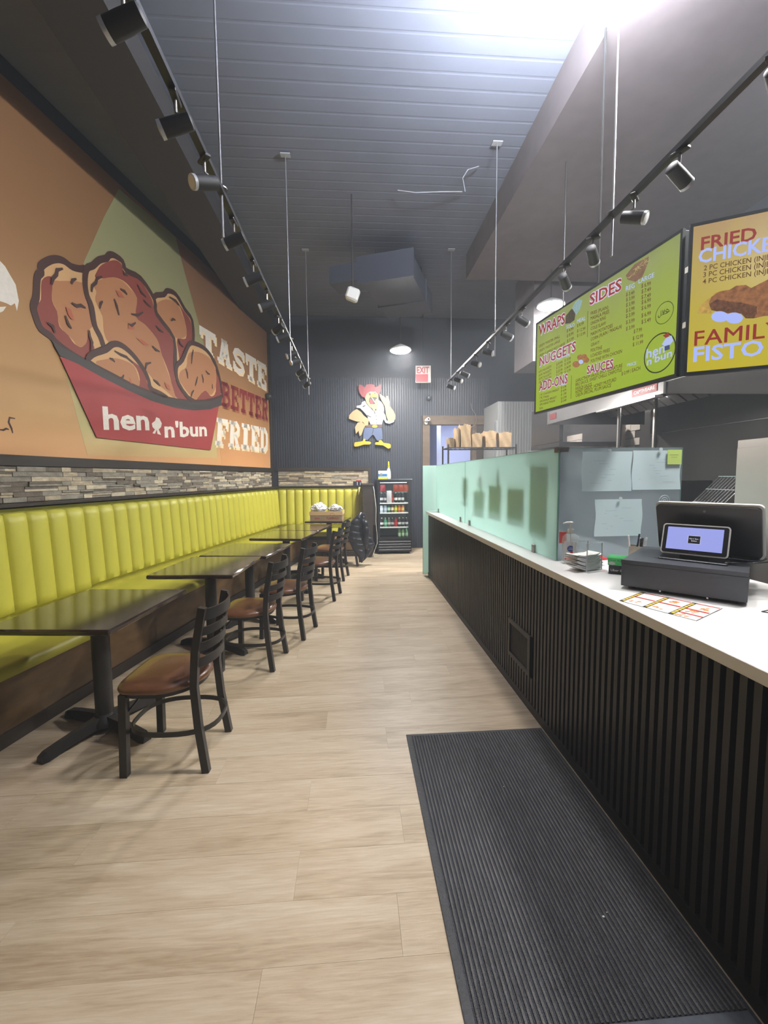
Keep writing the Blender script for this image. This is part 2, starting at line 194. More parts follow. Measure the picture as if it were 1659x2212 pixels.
DATA = json.loads(r'''{"wall_n":[0.9835,-0.1806,0.0],"wall_u":[0.1806,0.9835,0.0],"mur":{"red":[[3.622,2.651],[3.993,1.965],[6.219,1.972],[6.541,2.694],[5.971,2.532],[5.369,2.481],[4.766,2.499],[4.284,2.565],[3.888,2.637]],"band":[[3.55,2.774],[3.617,2.746],[3.937,2.695],[4.289,2.623],[4.666,2.57],[5.116,2.554],[5.816,2.611],[6.335,2.725],[6.652,2.836],[6.6,2.694],[6.25,2.583],[5.807,2.499],[5.367,2.465],[4.875,2.475],[4.464,2.524],[4.115,2.578],[3.816,2.636],[3.622,2.657],[3.576,2.719]],"wedge":[[4.538,4.645],[4.286,4.21],[4.004,3.669],[3.714,3.046],[3.637,2.696],[3.878,1.781],[6.437,1.859],[6.333,3.174],[6.035,3.814],[5.75,4.322],[5.567,4.693]],"wedge2":[[5.567,4.693],[8.623,4.645],[8.588,1.778],[6.58,1.77],[6.333,3.174],[6.035,3.814]],"white":[[3.137,3.248],[3.179,3.223],[3.258,3.117],[3.275,2.998],[3.252,2.909],[3.238,2.965],[3.204,2.934],[3.166,2.938],[3.112,2.934]],"white2":[[3.107,2.887],[3.164,2.912],[3.135,2.866],[3.103,2.841]],"squig":[[[3.165,2.043],[3.12,2.044],[3.109,2.007],[3.128,1.962],[3.136,1.923]],[[3.029,1.94],[3.059,1.94],[3.086,1.954],[3.107,1.949]]],"hen":[[4.09,2.06],[4.812,2.13],[4.834,2.39],[4.107,2.277]],"bun":[[5.101,2.067],[6.128,2.18],[6.146,2.398],[5.116,2.253]],"chick":[[4.951,2.292],[5.01,2.285],[5.054,2.231],[5.037,2.184],[4.986,2.149],[5.029,2.086],[4.958,2.094],[4.951,2.145],[4.911,2.09],[4.865,2.092],[4.915,2.141],[4.872,2.165],[4.863,2.208],[4.924,2.244]],"TASTE":[[6.035,3.404],[8.583,3.316],[8.623,3.811],[6.044,3.748]],"BETTER":[[6.619,2.697],[8.59,2.706],[8.625,3.132],[6.652,3.091]],"FRIED":[[6.364,2.059],[8.538,2.07],[8.578,2.547],[6.455,2.492]]},"chk":[[[[5.046,3.732],[5.247,3.841],[5.329,3.919],[5.516,3.949],[5.704,3.833],[5.878,3.748],[5.886,3.468],[5.723,3.337],[5.556,3.082],[5.439,3.006],[5.413,3.356],[5.077,3.543]],[[5.511,3.885],[5.673,3.805],[5.845,3.72],[5.871,3.48],[5.692,3.329],[5.558,3.099],[5.511,3.213],[5.497,3.382],[5.701,3.445],[5.716,3.628],[5.615,3.8]],[[5.075,3.657],[5.293,3.8],[5.507,3.837],[5.613,3.767],[5.716,3.628],[5.704,3.478],[5.442,3.381],[5.195,3.512],[5.101,3.552]]],[[[3.503,3.373],[3.587,3.458],[3.673,3.512],[3.752,3.531],[3.832,3.52],[3.934,3.547],[4.006,3.577],[3.985,3.459],[3.99,3.335],[4.028,3.247],[4.061,3.083],[4.132,2.987],[4.191,2.896],[4.07,2.813],[3.988,2.755],[3.936,2.684],[3.753,2.714],[3.6,2.768],[3.553,2.806],[3.459,2.838],[3.42,2.916],[3.401,2.999],[3.434,3.092],[3.459,3.263],[3.499,3.32]],[[3.499,3.25],[3.583,3.327],[3.605,3.285],[3.591,3.123],[3.635,3.045],[3.65,2.923],[3.739,2.875],[3.803,2.817],[3.903,2.819],[3.992,2.99],[4.016,2.916],[4.047,2.819],[3.937,2.69],[3.753,2.714],[3.612,2.761],[3.471,2.842],[3.431,2.91],[3.434,3.022],[3.48,3.09]],[[3.611,3.287],[3.684,3.329],[3.953,3.428],[3.988,3.312],[4.043,3.241],[4.069,3.086],[3.993,3.002],[3.952,2.873],[3.888,2.814],[3.83,2.809],[3.792,2.847],[3.675,2.909],[3.642,2.984],[3.63,3.064],[3.598,3.125]]],[[[4.01,3.584],[4.092,3.651],[4.179,3.744],[4.283,3.812],[4.321,3.86],[4.394,3.896],[4.52,3.894],[4.571,3.821],[4.812,3.843],[5.043,3.702],[5.077,3.543],[5.413,3.356],[5.398,3.011],[5.475,2.777],[5.672,2.719],[5.848,2.625],[5.191,2.552],[4.887,2.628],[4.791,2.805],[4.594,2.919],[4.426,2.983],[4.299,2.958],[4.19,2.89],[4.132,2.987],[4.068,3.074],[4.043,3.241],[3.99,3.335],[3.978,3.456]],[[4.135,3.606],[4.209,3.711],[4.389,3.844],[4.498,3.858],[4.549,3.792],[4.789,3.819],[4.997,3.684],[5.053,3.534],[5.385,3.332],[5.371,3.004],[5.447,2.771],[5.786,2.622],[5.46,2.599],[5.357,2.659],[5.27,2.888],[5.114,3.118],[5.075,3.223],[4.856,3.339],[4.668,3.342],[4.728,3.579],[4.635,3.661],[4.522,3.691],[4.374,3.664],[4.231,3.589],[4.115,3.55]],[[4.092,3.458],[4.179,3.555],[4.356,3.656],[4.502,3.682],[4.614,3.652],[4.729,3.593],[4.691,3.377],[4.856,3.339],[5.053,3.246],[5.116,3.133],[5.177,3.001],[5.267,2.857],[5.358,2.675],[5.377,2.585],[5.175,2.655],[5.032,2.701],[4.878,2.783],[4.594,2.919],[4.427,2.99],[4.247,2.961],[4.187,3.053],[4.182,3.197],[4.096,3.319],[4.119,3.411]]],[[[5.439,3.006],[5.589,3.139],[5.756,3.38],[5.916,3.443],[6.215,3.444],[6.459,3.329],[6.595,3.12],[6.641,2.939],[6.59,2.816],[5.848,2.625],[5.476,2.793]],[[6.489,3.245],[6.592,3.081],[6.592,2.835],[5.914,2.636],[5.988,2.743],[6.166,2.847],[6.303,2.783],[6.46,2.886]],[[5.746,3.262],[6.004,3.35],[6.312,3.346],[6.486,3.207],[6.466,2.961],[6.304,2.801],[6.13,2.84],[5.952,2.72],[5.82,2.662],[5.507,2.832],[5.518,2.961],[5.671,3.062]]],[[[3.967,2.68],[4.004,2.772],[4.189,2.871],[4.299,2.958],[4.426,2.983],[4.595,2.932],[4.771,2.814],[4.849,2.706],[4.886,2.614],[5.071,2.591],[5.191,2.552],[4.666,2.57],[4.289,2.623]],[[4.475,2.887],[4.608,2.856],[4.79,2.791],[4.843,2.633],[5.116,2.554],[4.667,2.577],[4.696,2.673],[4.644,2.797]],[[4.045,2.7],[4.164,2.766],[4.341,2.825],[4.547,2.827],[4.642,2.769],[4.669,2.598],[4.289,2.629]]]],"crk":[[[3.72,3.452],[3.659,3.413],[3.648,3.367],[3.607,3.317],[3.589,3.258]],[[3.867,3.428],[3.822,3.395],[3.808,3.356]],[[3.794,3.182],[3.853,3.175],[3.906,3.202],[3.957,3.197]],[[3.714,3.039],[3.74,2.974],[3.774,2.944]],[[3.518,2.91],[3.572,2.897],[3.591,2.845]],[[3.985,2.999],[3.988,2.942],[4.014,2.892],[3.992,2.803]],[[4.198,3.593],[4.13,3.545],[4.111,3.496],[4.06,3.445],[4.047,3.382]],[[4.187,3.349],[4.157,3.313],[4.142,3.26]],[[4.356,3.439],[4.386,3.382],[4.415,3.292]],[[4.458,3.581],[4.523,3.582],[4.559,3.564]],[[4.611,3.375],[4.714,3.399],[4.814,3.469]],[[4.552,3.25],[4.601,3.246],[4.675,3.305]],[[4.951,3.129],[5.018,3.105],[5.089,3.103]],[[4.803,2.822],[4.831,2.892],[4.911,2.926]],[[4.941,2.733],[5.01,2.718],[5.067,2.686]],[[4.742,3.745],[4.799,3.688],[4.884,3.667]],[[4.836,3.614],[4.899,3.59],[4.965,3.58]],[[5.041,3.394],[5.11,3.366],[5.183,3.36]],[[4.512,3.795],[4.529,3.77],[4.586,3.772]],[[5.348,3.852],[5.482,3.858],[5.561,3.827]],[[5.364,3.563],[5.406,3.6],[5.46,3.604]],[[5.511,3.386],[5.549,3.335],[5.618,3.307]],[[4.311,2.893],[4.4,2.879],[4.493,2.878],[4.587,2.837]],[[4.234,2.797],[4.277,2.796],[4.31,2.779]],[[4.342,2.615],[4.408,2.636],[4.435,2.675]],[[5.86,3.344],[5.821,3.249],[5.797,3.135]],[[5.653,3.034],[5.679,2.983],[5.688,2.911]],[[6.172,3.132],[6.239,3.104],[6.293,3.107]],[[6.063,3.054],[6.092,2.991],[6.088,2.937]],[[5.942,2.993],[5.905,2.916],[5.867,2.849]],[[6.35,3.356],[6.491,3.264],[6.539,3.145]],[[5.829,2.782],[5.779,2.739],[5.743,2.665]],[[6.355,2.975],[6.349,2.901]]],"spt":[[[3.726,3.121],[3.78,3.12],[3.813,3.032],[3.779,3.031],[3.741,3.062]],[[4.381,3.537],[4.455,3.554],[4.517,3.509],[4.431,3.488]],[[4.552,3.25],[4.653,3.27],[4.639,3.219],[4.548,3.196]],[[4.672,3.136],[4.777,3.147],[4.894,3.12],[4.794,3.097]],[[4.515,2.667],[4.542,2.653],[4.558,2.603],[4.52,2.615]],[[5.157,2.75],[5.257,2.732],[5.277,2.668],[5.19,2.688]]],"roo":[["tail","tan",0,[[0.098,2.68],[0.177,2.706],[0.263,2.628],[0.227,2.568],[0.173,2.429],[0.138,2.403],[0.113,2.516],[0.06,2.447],[0.04,2.585]]],["trousers","denim",1,[[0.245,2.594],[0.596,2.585],[0.613,2.498],[0.621,2.341],[0.506,2.307],[0.436,2.42],[0.41,2.437],[0.295,2.316],[0.207,2.351],[0.217,2.472]]],["belt","brown",2,[[0.316,2.645],[0.606,2.645],[0.605,2.576],[0.245,2.585]]],["buckle","yellow",3,[[0.513,2.606],[0.505,2.59],[0.484,2.578],[0.456,2.573],[0.427,2.578],[0.406,2.59],[0.399,2.606],[0.407,2.623],[0.428,2.635],[0.456,2.639],[0.485,2.635],[0.506,2.623]]],["foot","yellow",0,[[0.216,2.351],[0.26,2.342],[0.25,2.299],[0.347,2.29],[0.382,2.263],[0.346,2.229],[0.223,2.229],[0.117,2.195],[0.03,2.186],[0.017,2.213],[0.031,2.273],[0.198,2.299]]],["foot","yellow",0,[[0.532,2.306],[0.585,2.324],[0.638,2.262],[0.761,2.245],[0.792,2.218],[0.787,2.157],[0.734,2.14],[0.628,2.21],[0.514,2.219],[0.456,2.228],[0.47,2.272],[0.549,2.28]]],["shirt","white",2,[[0.191,3.102],[0.252,3.136],[0.274,3.11],[0.295,3.068],[0.433,2.922],[0.512,2.948],[0.527,3.154],[0.601,3.111],[0.645,3.043],[0.662,2.974],[0.643,2.887],[0.687,2.836],[0.703,2.732],[0.765,2.715],[0.845,2.749],[0.889,2.784],[0.862,2.697],[0.765,2.658],[0.685,2.68],[0.642,2.758],[0.606,2.645],[0.369,2.645],[0.334,2.723],[0.292,2.835],[0.215,2.921],[0.154,2.981],[0.076,2.99],[0.085,3.033],[0.146,3.041],[0.181,3.059]]],["arm","tan",3,[[0.084,2.964],[0.171,2.904],[0.231,2.827],[0.335,2.749],[0.316,2.628],[0.263,2.62],[0.212,2.697],[0.081,2.706],[-0.023,2.74],[-0.084,2.766],[-0.074,2.835],[-0.003,2.912]]],["arm","tan",3,[[0.568,3.283],[0.62,3.24],[0.664,3.215],[0.698,3.18],[0.708,3.232],[0.743,3.232],[0.777,3.112],[0.776,3.026],[0.855,2.922],[0.894,2.836],[0.889,2.758],[0.853,2.723],[0.739,2.715],[0.696,2.836],[0.671,3.025],[0.619,3.111],[0.567,3.214]]],["head","tan",4,[[0.271,3.29],[0.342,3.329],[0.446,3.325],[0.533,3.283],[0.531,3.06],[0.503,2.922],[0.477,2.973],[0.459,2.913],[0.433,2.922],[0.407,2.973],[0.355,3.008],[0.286,3.093],[0.261,3.179]]],["hat","hatred",5,[[0.135,3.46],[0.187,3.456],[0.255,3.401],[0.291,3.461],[0.378,3.474],[0.456,3.458],[0.473,3.411],[0.535,3.432],[0.574,3.475],[0.591,3.445],[0.586,3.334],[0.546,3.257],[0.481,3.317],[0.376,3.325],[0.298,3.282],[0.257,3.192],[0.192,3.221],[0.141,3.298],[0.125,3.375]]],["mouth","dark",5,[[0.384,3.214],[0.506,3.214],[0.496,3.111],[0.461,3.068],[0.391,3.068],[0.343,3.111],[0.349,3.179]]],["tongue","hatred",6,[[0.348,3.162],[0.392,3.162],[0.435,3.102],[0.408,3.068],[0.365,3.068]]],["beak","yellow",6,[[0.385,3.273],[0.481,3.27],[0.541,3.231],[0.515,3.197],[0.419,3.205],[0.375,3.214]]],["beak","cream",7,[[0.384,3.205],[0.406,3.197],[0.466,3.111],[0.484,3.162],[0.497,3.154],[0.474,3.085],[0.452,3.094]]],["eye","white",6,[[0.388,3.282],[0.385,3.266],[0.377,3.254],[0.367,3.249],[0.356,3.254],[0.349,3.266],[0.346,3.282],[0.349,3.298],[0.357,3.31],[0.368,3.314],[0.378,3.31],[0.386,3.298]]],["eye","white",6,[[0.488,3.295],[0.485,3.282],[0.479,3.272],[0.47,3.268],[0.461,3.271],[0.455,3.281],[0.453,3.295],[0.455,3.309],[0.462,3.319],[0.471,3.323],[0.479,3.319],[0.486,3.309]]],["pupil","dark",7,[[0.376,3.269],[0.374,3.26],[0.37,3.253],[0.365,3.25],[0.36,3.253],[0.356,3.26],[0.355,3.269],[0.356,3.278],[0.36,3.285],[0.366,3.288],[0.371,3.285],[0.374,3.279]]],["pupil","dark",7,[[0.475,3.287],[0.474,3.279],[0.471,3.273],[0.467,3.271],[0.462,3.273],[0.459,3.279],[0.458,3.287],[0.459,3.294],[0.463,3.3],[0.467,3.302],[0.471,3.3],[0.474,3.294]]],["stripe","dark",3,[[0.207,3.016],[0.26,3.046],[0.264,3.033],[0.216,3.003]]],["placket","dark",3,[[0.45,2.913],[0.464,2.913],[0.469,2.861],[0.459,2.861]]],["button","dark",3,[[0.498,2.823],[0.493,2.815],[0.484,2.815],[0.48,2.823],[0.485,2.83],[0.493,2.83]]],["button","dark",3,[[0.501,2.749],[0.497,2.742],[0.488,2.742],[0.484,2.749],[0.488,2.757],[0.497,2.757]]],["button","dark",3,[[0.501,2.676],[0.496,2.668],[0.487,2.668],[0.483,2.676],[0.487,2.683],[0.496,2.683]]],["crease","dark",3,[[0.301,2.848],[0.318,2.831],[0.388,2.801],[0.379,2.794],[0.314,2.818],[0.309,2.775],[0.3,2.775]]],["crease","dark",2,[[0.42,2.567],[0.434,2.567],[0.428,2.498],[0.402,2.455],[0.393,2.455],[0.415,2.507]]]],"b1":[["WRAPS","red",0.038,0.109,0.366,0.077,0.023],["SIDES","red",0.687,0.106,0.306,0.07,0.021],["NUGGETS","red",0.058,0.367,0.489,0.069,0.008],["ADD-ONS","red",0.059,0.572,0.397,0.07,0.016],["SAUCES","red",0.679,0.574,0.264,0.055,0.02],["SOLO","blue",0.424,0.18,0.101,0.025,0.014],["MEAL","blue",0.553,0.183,0.093,0.027,0.008],["REG","blue",1.031,0.151,0.072,0.027,0.009],["LARGE","blue",1.133,0.15,0.116,0.025,0.012],["PRICE","blue",1.066,0.618,0.074,0.018,0.004],["PRICE","blue",0.367,0.595,0.074,0.018,0.001],["SOLO","blue",0.306,0.387,0.078,0.019,0.005],["MEAL","blue",0.414,0.389,0.068,0.019,0.007],["FRIES (PLAIN)","brown",0.703,0.179,0.175,0.021,0.021],["MASALA FRIES","brown",0.704,0.213,0.185,0.022,0.019],["ONION RING","brown",0.706,0.248,0.152,0.021,0.01],["COLE SLAW","brown",0.709,0.283,0.151,0.021,0.012],["MASH POTATOES","brown",0.71,0.322,0.215,0.022,0.011],["CORN (PLAIN / MASALA)","brown",0.712,0.357,0.295,0.021,0.006],["GRAVY","brown",0.714,0.395,0.089,0.021,0.006],["POUTINE","brown",0.715,0.434,0.115,0.022,0.009],["LOADED FRIES","brown",0.717,0.469,0.188,0.021,0.011],["POUTINE WITH CHICKEN","brown",0.719,0.506,0.297,0.021,0.013],["$ 3.49","brown",1.034,0.184,0.069,0.021,0.014],["$ 3.99","brown",1.036,0.215,0.069,0.021,0.013],["$ 3.99","brown",1.037,0.249,0.07,0.022,0.011],["$ 3.99","brown",1.039,0.283,0.069,0.022,0.01],["$ 3.99","brown",1.04,0.316,0.07,0.022,0.009],["$ 3.99","brown",1.042,0.354,0.07,0.021,0.009],["$ 3.99","brown",1.044,0.393,0.07,0.021,0.008],["$ 6.99","brown",1.157,0.184,0.07,0.022,0.015],["$ 7.49","brown",1.159,0.217,0.07,0.022,0.014],["$ 7.49","brown",1.16,0.25,0.07,0.022,0.014],["$ 6.99","brown",1.162,0.28,0.07,0.022,0.012],["$ 6.99","brown",1.164,0.314,0.069,0.022,0.012],["$ 6.99","brown",1.166,0.357,0.07,0.022,0.01],["$ 5.49","brown",1.168,0.394,0.069,0.022,0.01],["$ 7.99","brown",1.109,0.43,0.064,0.021,0.008],["$ 12.99","brown",1.103,0.469,0.081,0.021,0.009],["$ 11.99","brown",1.105,0.506,0.081,0.021,0.007],["GARLICTHOM SAUCE, SPICY SIGNATURE","brown",0.554,0.605,0.47,0.021,0.003],["BBQ SAUCE, SWEET CHILLI, CHIPOTLE","brown",0.555,0.633,0.465,0.021,0.001],["RANCH SAUCE","brown",0.557,0.661,0.179,0.022,0.006],["HONEY GARLIC, HONEY MUSTURD","brown",0.558,0.687,0.415,0.022,-0.003],["CAJUN SPECIAL, PLUM SAUCE","brown",0.559,0.712,0.369,0.022,0.0],["$ 0.99 / EACH","brown",1.019,0.661,0.153,0.021,0.0],["CRISPY TWISTER SMALL","brown",0.045,0.211,0.3,0.02,0.008],["CRISPY TWISTER LARGE","brown",0.047,0.251,0.299,0.019,0.001],["CRISPY FLAMING HOT LARGE","brown",0.048,0.292,0.362,0.02,0.002],["$ 4.99","brown",0.431,0.21,0.081,0.022,0.006],["$ 8.99","brown",0.433,0.246,0.081,0.022,0.005],["$ 5.99","brown",0.438,0.285,0.081,0.022,0.004],["$ 8.99","brown",0.554,0.211,0.076,0.021,0.006],["$ 12.99","brown",0.556,0.249,0.094,0.021,0.011],["$ 13.99","brown",0.557,0.283,0.094,0.021,0.01],["6 PC NUGGETS","brown",0.05,0.422,0.184,0.018,-0.003],["10 PC NUGGETS","brown",0.051,0.452,0.184,0.018,-0.004],["20 PC NUGGETS","brown",0.052,0.481,0.184,0.018,-0.005],["CHICKEN POPCORN","brown",0.053,0.509,0.184,0.018,-0.007],["$ 8.99","brown",0.305,0.422,0.08,0.019,0.003],["$ 12.99","brown",0.306,0.451,0.08,0.02,0.001],["$ 25.99","brown",0.307,0.481,0.08,0.02,0.001],["$ 11.99","brown",0.308,0.508,0.08,0.02,0.0],["$ 13.99","brown",0.412,0.421,0.076,0.019,0.002],["$ 18.99","brown",0.413,0.449,0.076,0.019,0.002],["$ 34.99","brown",0.414,0.48,0.076,0.019,0.001],["$ 13.99","brown",0.416,0.508,0.075,0.019,0.0],["1 PC CHICKEN BREAST","brown",0.069,0.617,0.28,0.016,0.006],["1 PC THIGH","brown",0.07,0.64,0.138,0.016,0.009],["UPCHARGE BREAST","brown",0.071,0.671,0.247,0.016,0.005],["UPCHARGE THIGH","brown",0.072,0.698,0.223,0.017,0.003],["BUN","brown",0.073,0.729,0.049,0.017,0.002],["$ 5.99","brown",0.373,0.617,0.069,0.018,0.003],["$ 4.99","brown",0.374,0.643,0.069,0.018,0.002],["$ 1.99","brown",0.375,0.67,0.07,0.018,0.002],["$ 0.99","brown",0.376,0.698,0.071,0.018,0.001],["$ 0.49","brown",0.377,0.722,0.07,0.018,0.001]],"b1v":{"l1":[[0.672,0.14],[0.683,0.317]],"l2":[[0.502,0.544],[0.51,0.714]],"halal":[1.331,0.39],"halr":[[1.27,0.375],[1.39,0.405]],"logo":[1.308,0.602],"logor":[[1.196,0.588],[1.411,0.61]],"fries":[[1.026,0.056],[1.096,0.022],[1.203,0.028],[1.201,0.06],[1.161,0.124],[1.109,0.129],[1.044,0.09]],"wrap":[[0.41,0.138],[0.414,0.082],[0.479,0.056],[0.537,0.07],[0.523,0.148],[0.472,0.155]],"wrap2":[[0.49,0.053],[0.524,0.024],[0.568,0.017],[0.608,0.043],[0.583,0.094],[0.539,0.119]],"nug":[[[0.598,0.486],[0.591,0.498],[0.569,0.501],[0.542,0.495],[0.519,0.48],[0.51,0.464],[0.518,0.452],[0.54,0.449],[0.567,0.456],[0.589,0.47]],[[0.631,0.446],[0.625,0.458],[0.609,0.462],[0.589,0.456],[0.571,0.444],[0.564,0.429],[0.569,0.417],[0.587,0.414],[0.608,0.419],[0.624,0.432]],[[0.701,0.482],[0.694,0.493],[0.676,0.496],[0.654,0.49],[0.635,0.477],[0.628,0.463],[0.634,0.451],[0.652,0.448],[0.674,0.454],[0.693,0.467]],[[0.677,0.449],[0.672,0.455],[0.657,0.456],[0.638,0.451],[0.623,0.442],[0.616,0.432],[0.622,0.426],[0.637,0.425],[0.656,0.43],[0.671,0.439]],[[0.643,0.48],[0.638,0.491],[0.622,0.494],[0.601,0.489],[0.584,0.477],[0.576,0.463],[0.583,0.453],[0.599,0.449],[0.62,0.455],[0.637,0.467]]],"cup":[[0.638,0.479],[0.633,0.487],[0.62,0.49],[0.603,0.486],[0.589,0.476],[0.583,0.465],[0.588,0.456],[0.601,0.454],[0.618,0.458],[0.632,0.468]],"hen":[[1.215,0.607],[1.346,0.607],[1.213,0.553]],"bun":[[1.222,0.65],[1.396,0.642],[1.219,0.608]],"hat":[[1.328,0.512],[1.367,0.505],[1.371,0.528],[1.349,0.531]],"body":[[1.324,0.558],[1.349,0.534],[1.387,0.53],[1.4,0.562],[1.377,0.579],[1.344,0.575]],"leg":[[1.344,0.575],[1.377,0.576],[1.379,0.6],[1.363,0.601],[1.345,0.599]]},"b2":[["FRIED","red",0.046,0.132,0.225,0.06,0],["CHICKEN","lav",0.038,0.196,0.356,0.065,0],["2 PC CHICKEN (INJECTED)","brown",0.063,0.237,0.348,0.024,0],["3 PC CHICKEN (INJECTED)","brown",0.062,0.27,0.352,0.024,0],["4 PC CHICKEN (INJECTED)","brown",0.061,0.303,0.356,0.023,0],["FAMILY","red",0.037,0.61,0.358,0.072,0],["FISTO","lav",0.036,0.691,0.288,0.072,0]],"b2v":{"chick":[[0.091,0.404],[0.101,0.374],[0.136,0.353],[0.176,0.352],[0.2,0.338],[0.239,0.341],[0.262,0.36],[0.326,0.331],[0.404,0.342],[0.413,0.511],[0.322,0.504],[0.278,0.509],[0.247,0.504],[0.227,0.477],[0.181,0.47],[0.104,0.441]],"fries":[[0.044,0.447],[0.059,0.406],[0.117,0.357],[0.136,0.353],[0.102,0.378],[0.105,0.457]],"e1":[[0.177,0.485],[0.174,0.494],[0.168,0.501],[0.159,0.506],[0.148,0.507],[0.135,0.505],[0.124,0.5],[0.113,0.492],[0.108,0.483],[0.104,0.473],[0.107,0.464],[0.112,0.457],[0.121,0.452],[0.133,0.451],[0.146,0.453],[0.157,0.458],[0.167,0.466],[0.174,0.475]],"e2":[[0.236,0.501],[0.233,0.51],[0.228,0.517],[0.219,0.522],[0.207,0.523],[0.195,0.521],[0.183,0.516],[0.173,0.508],[0.167,0.499],[0.164,0.489],[0.166,0.48],[0.172,0.473],[0.181,0.468],[0.192,0.467],[0.205,0.469],[0.216,0.474],[0.227,0.482],[0.233,0.491]],"dark":[[0.093,0.408],[0.125,0.39],[0.179,0.411],[0.224,0.423],[0.288,0.453],[0.29,0.487],[0.278,0.509],[0.247,0.504],[0.227,0.477],[0.181,0.47],[0.104,0.441]]},"tl2":[1.7568,2.2229,2.8287],"u2":[0.8746,-0.4847,0.0],"headsL":[[-0.594,1.422,2.9],[-0.548,1.794,2.9],[-0.625,2.112,2.9],[-0.619,2.592,2.9],[-0.606,3.063,2.9],[-0.604,3.52,2.9],[-0.609,4.038,2.9],[-0.665,4.281,2.9],[-0.637,4.864,2.9],[-0.655,5.143,2.9],[-0.629,5.64,2.9],[-0.692,5.917,2.9],[-0.632,6.399,2.9]],"headsR":[[1.43,1.492,2.9],[1.524,1.947,2.9],[1.518,2.261,2.9],[1.515,2.647,2.9],[1.53,2.998,2.9],[1.47,3.752,2.9],[1.488,4.137,2.9],[1.473,4.784,2.9],[1.481,5.169,2.9],[1.442,5.696,2.9],[1.432,6.045,2.9],[1.43,6.603,2.9]]}''')

# ---------------------------------------------------------------- materials
BLK = mat('black_metal', (44,42,41), 0.42, 0.0, var=0.15, bump=0.05)
DARKW = mat('dark_stained_trim', (48,40,33), 0.5, var=0.3, scale=(3,3,20))
WALLD = mat('charcoal_wall_paint', (43,47,55), 0.6, var=0.06, scale=(2,2,2))
CEIL = mat('ceiling_paint_with_glare', (104,108,122), 0.75, var=0.1, scale=(1.2,1.2,1.2))  # black ceiling lightened evenly so its colour carries the lens glare
CHROME = mat('chrome', (210,212,215), 0.22, 1.0)
STEEL = mat('brushed_steel', (150,148,146), 0.38, 1.0, var=0.1, scale=(40,1,1))
DSTEEL = mat('dark_sheet_steel', (92,90,88), 0.42, 0.8, var=0.15, scale=(1,2,6))
WHITE = mat('white_plastic', (232,232,230), 0.4)
LIME = mat('lime_vinyl', (188,183,66), 0.42, var=0.05, scale=(3,3,3), bump=0.15, bscale=300)
WOODT = mat('walnut_table_laminate', (44,30,21), 0.11, var=0.3, scale=(5,40,5), coat=0.6)
WOODB = mat('banquette_base_wood', (104,81,53), 0.42, var=0.4, scale=(3,3,9), bump=0.1, bscale=20, coat=0.15)
SEAT = mat('brown_seat_vinyl', (110,73,49), 0.32, var=0.12, scale=(10,10,10), bump=0.1, bscale=120, coat=0.3)
KRAFT = mat('kraft_paper', (160,136,105), 0.8, var=0.12, scale=(9,9,9), bump=0.3, bscale=30)

WU = Vector(DATA['wall_u']); WN = Vector(DATA['wall_n'])
def wallM(off):   # local x along the slanted wall, y up, z out of the wall into the room
    o = WN*off
    return Matrix(((WU.x, 0, WN.x, o.x), (WU.y, 0, WN.y, o.y), (0, 1, 0, 0), (0, 0, 0, 1)))
OFFW = -3.34
CEIL_Z = 4.85
BACK_Y = 9.24
FRONT_Y = -3.2

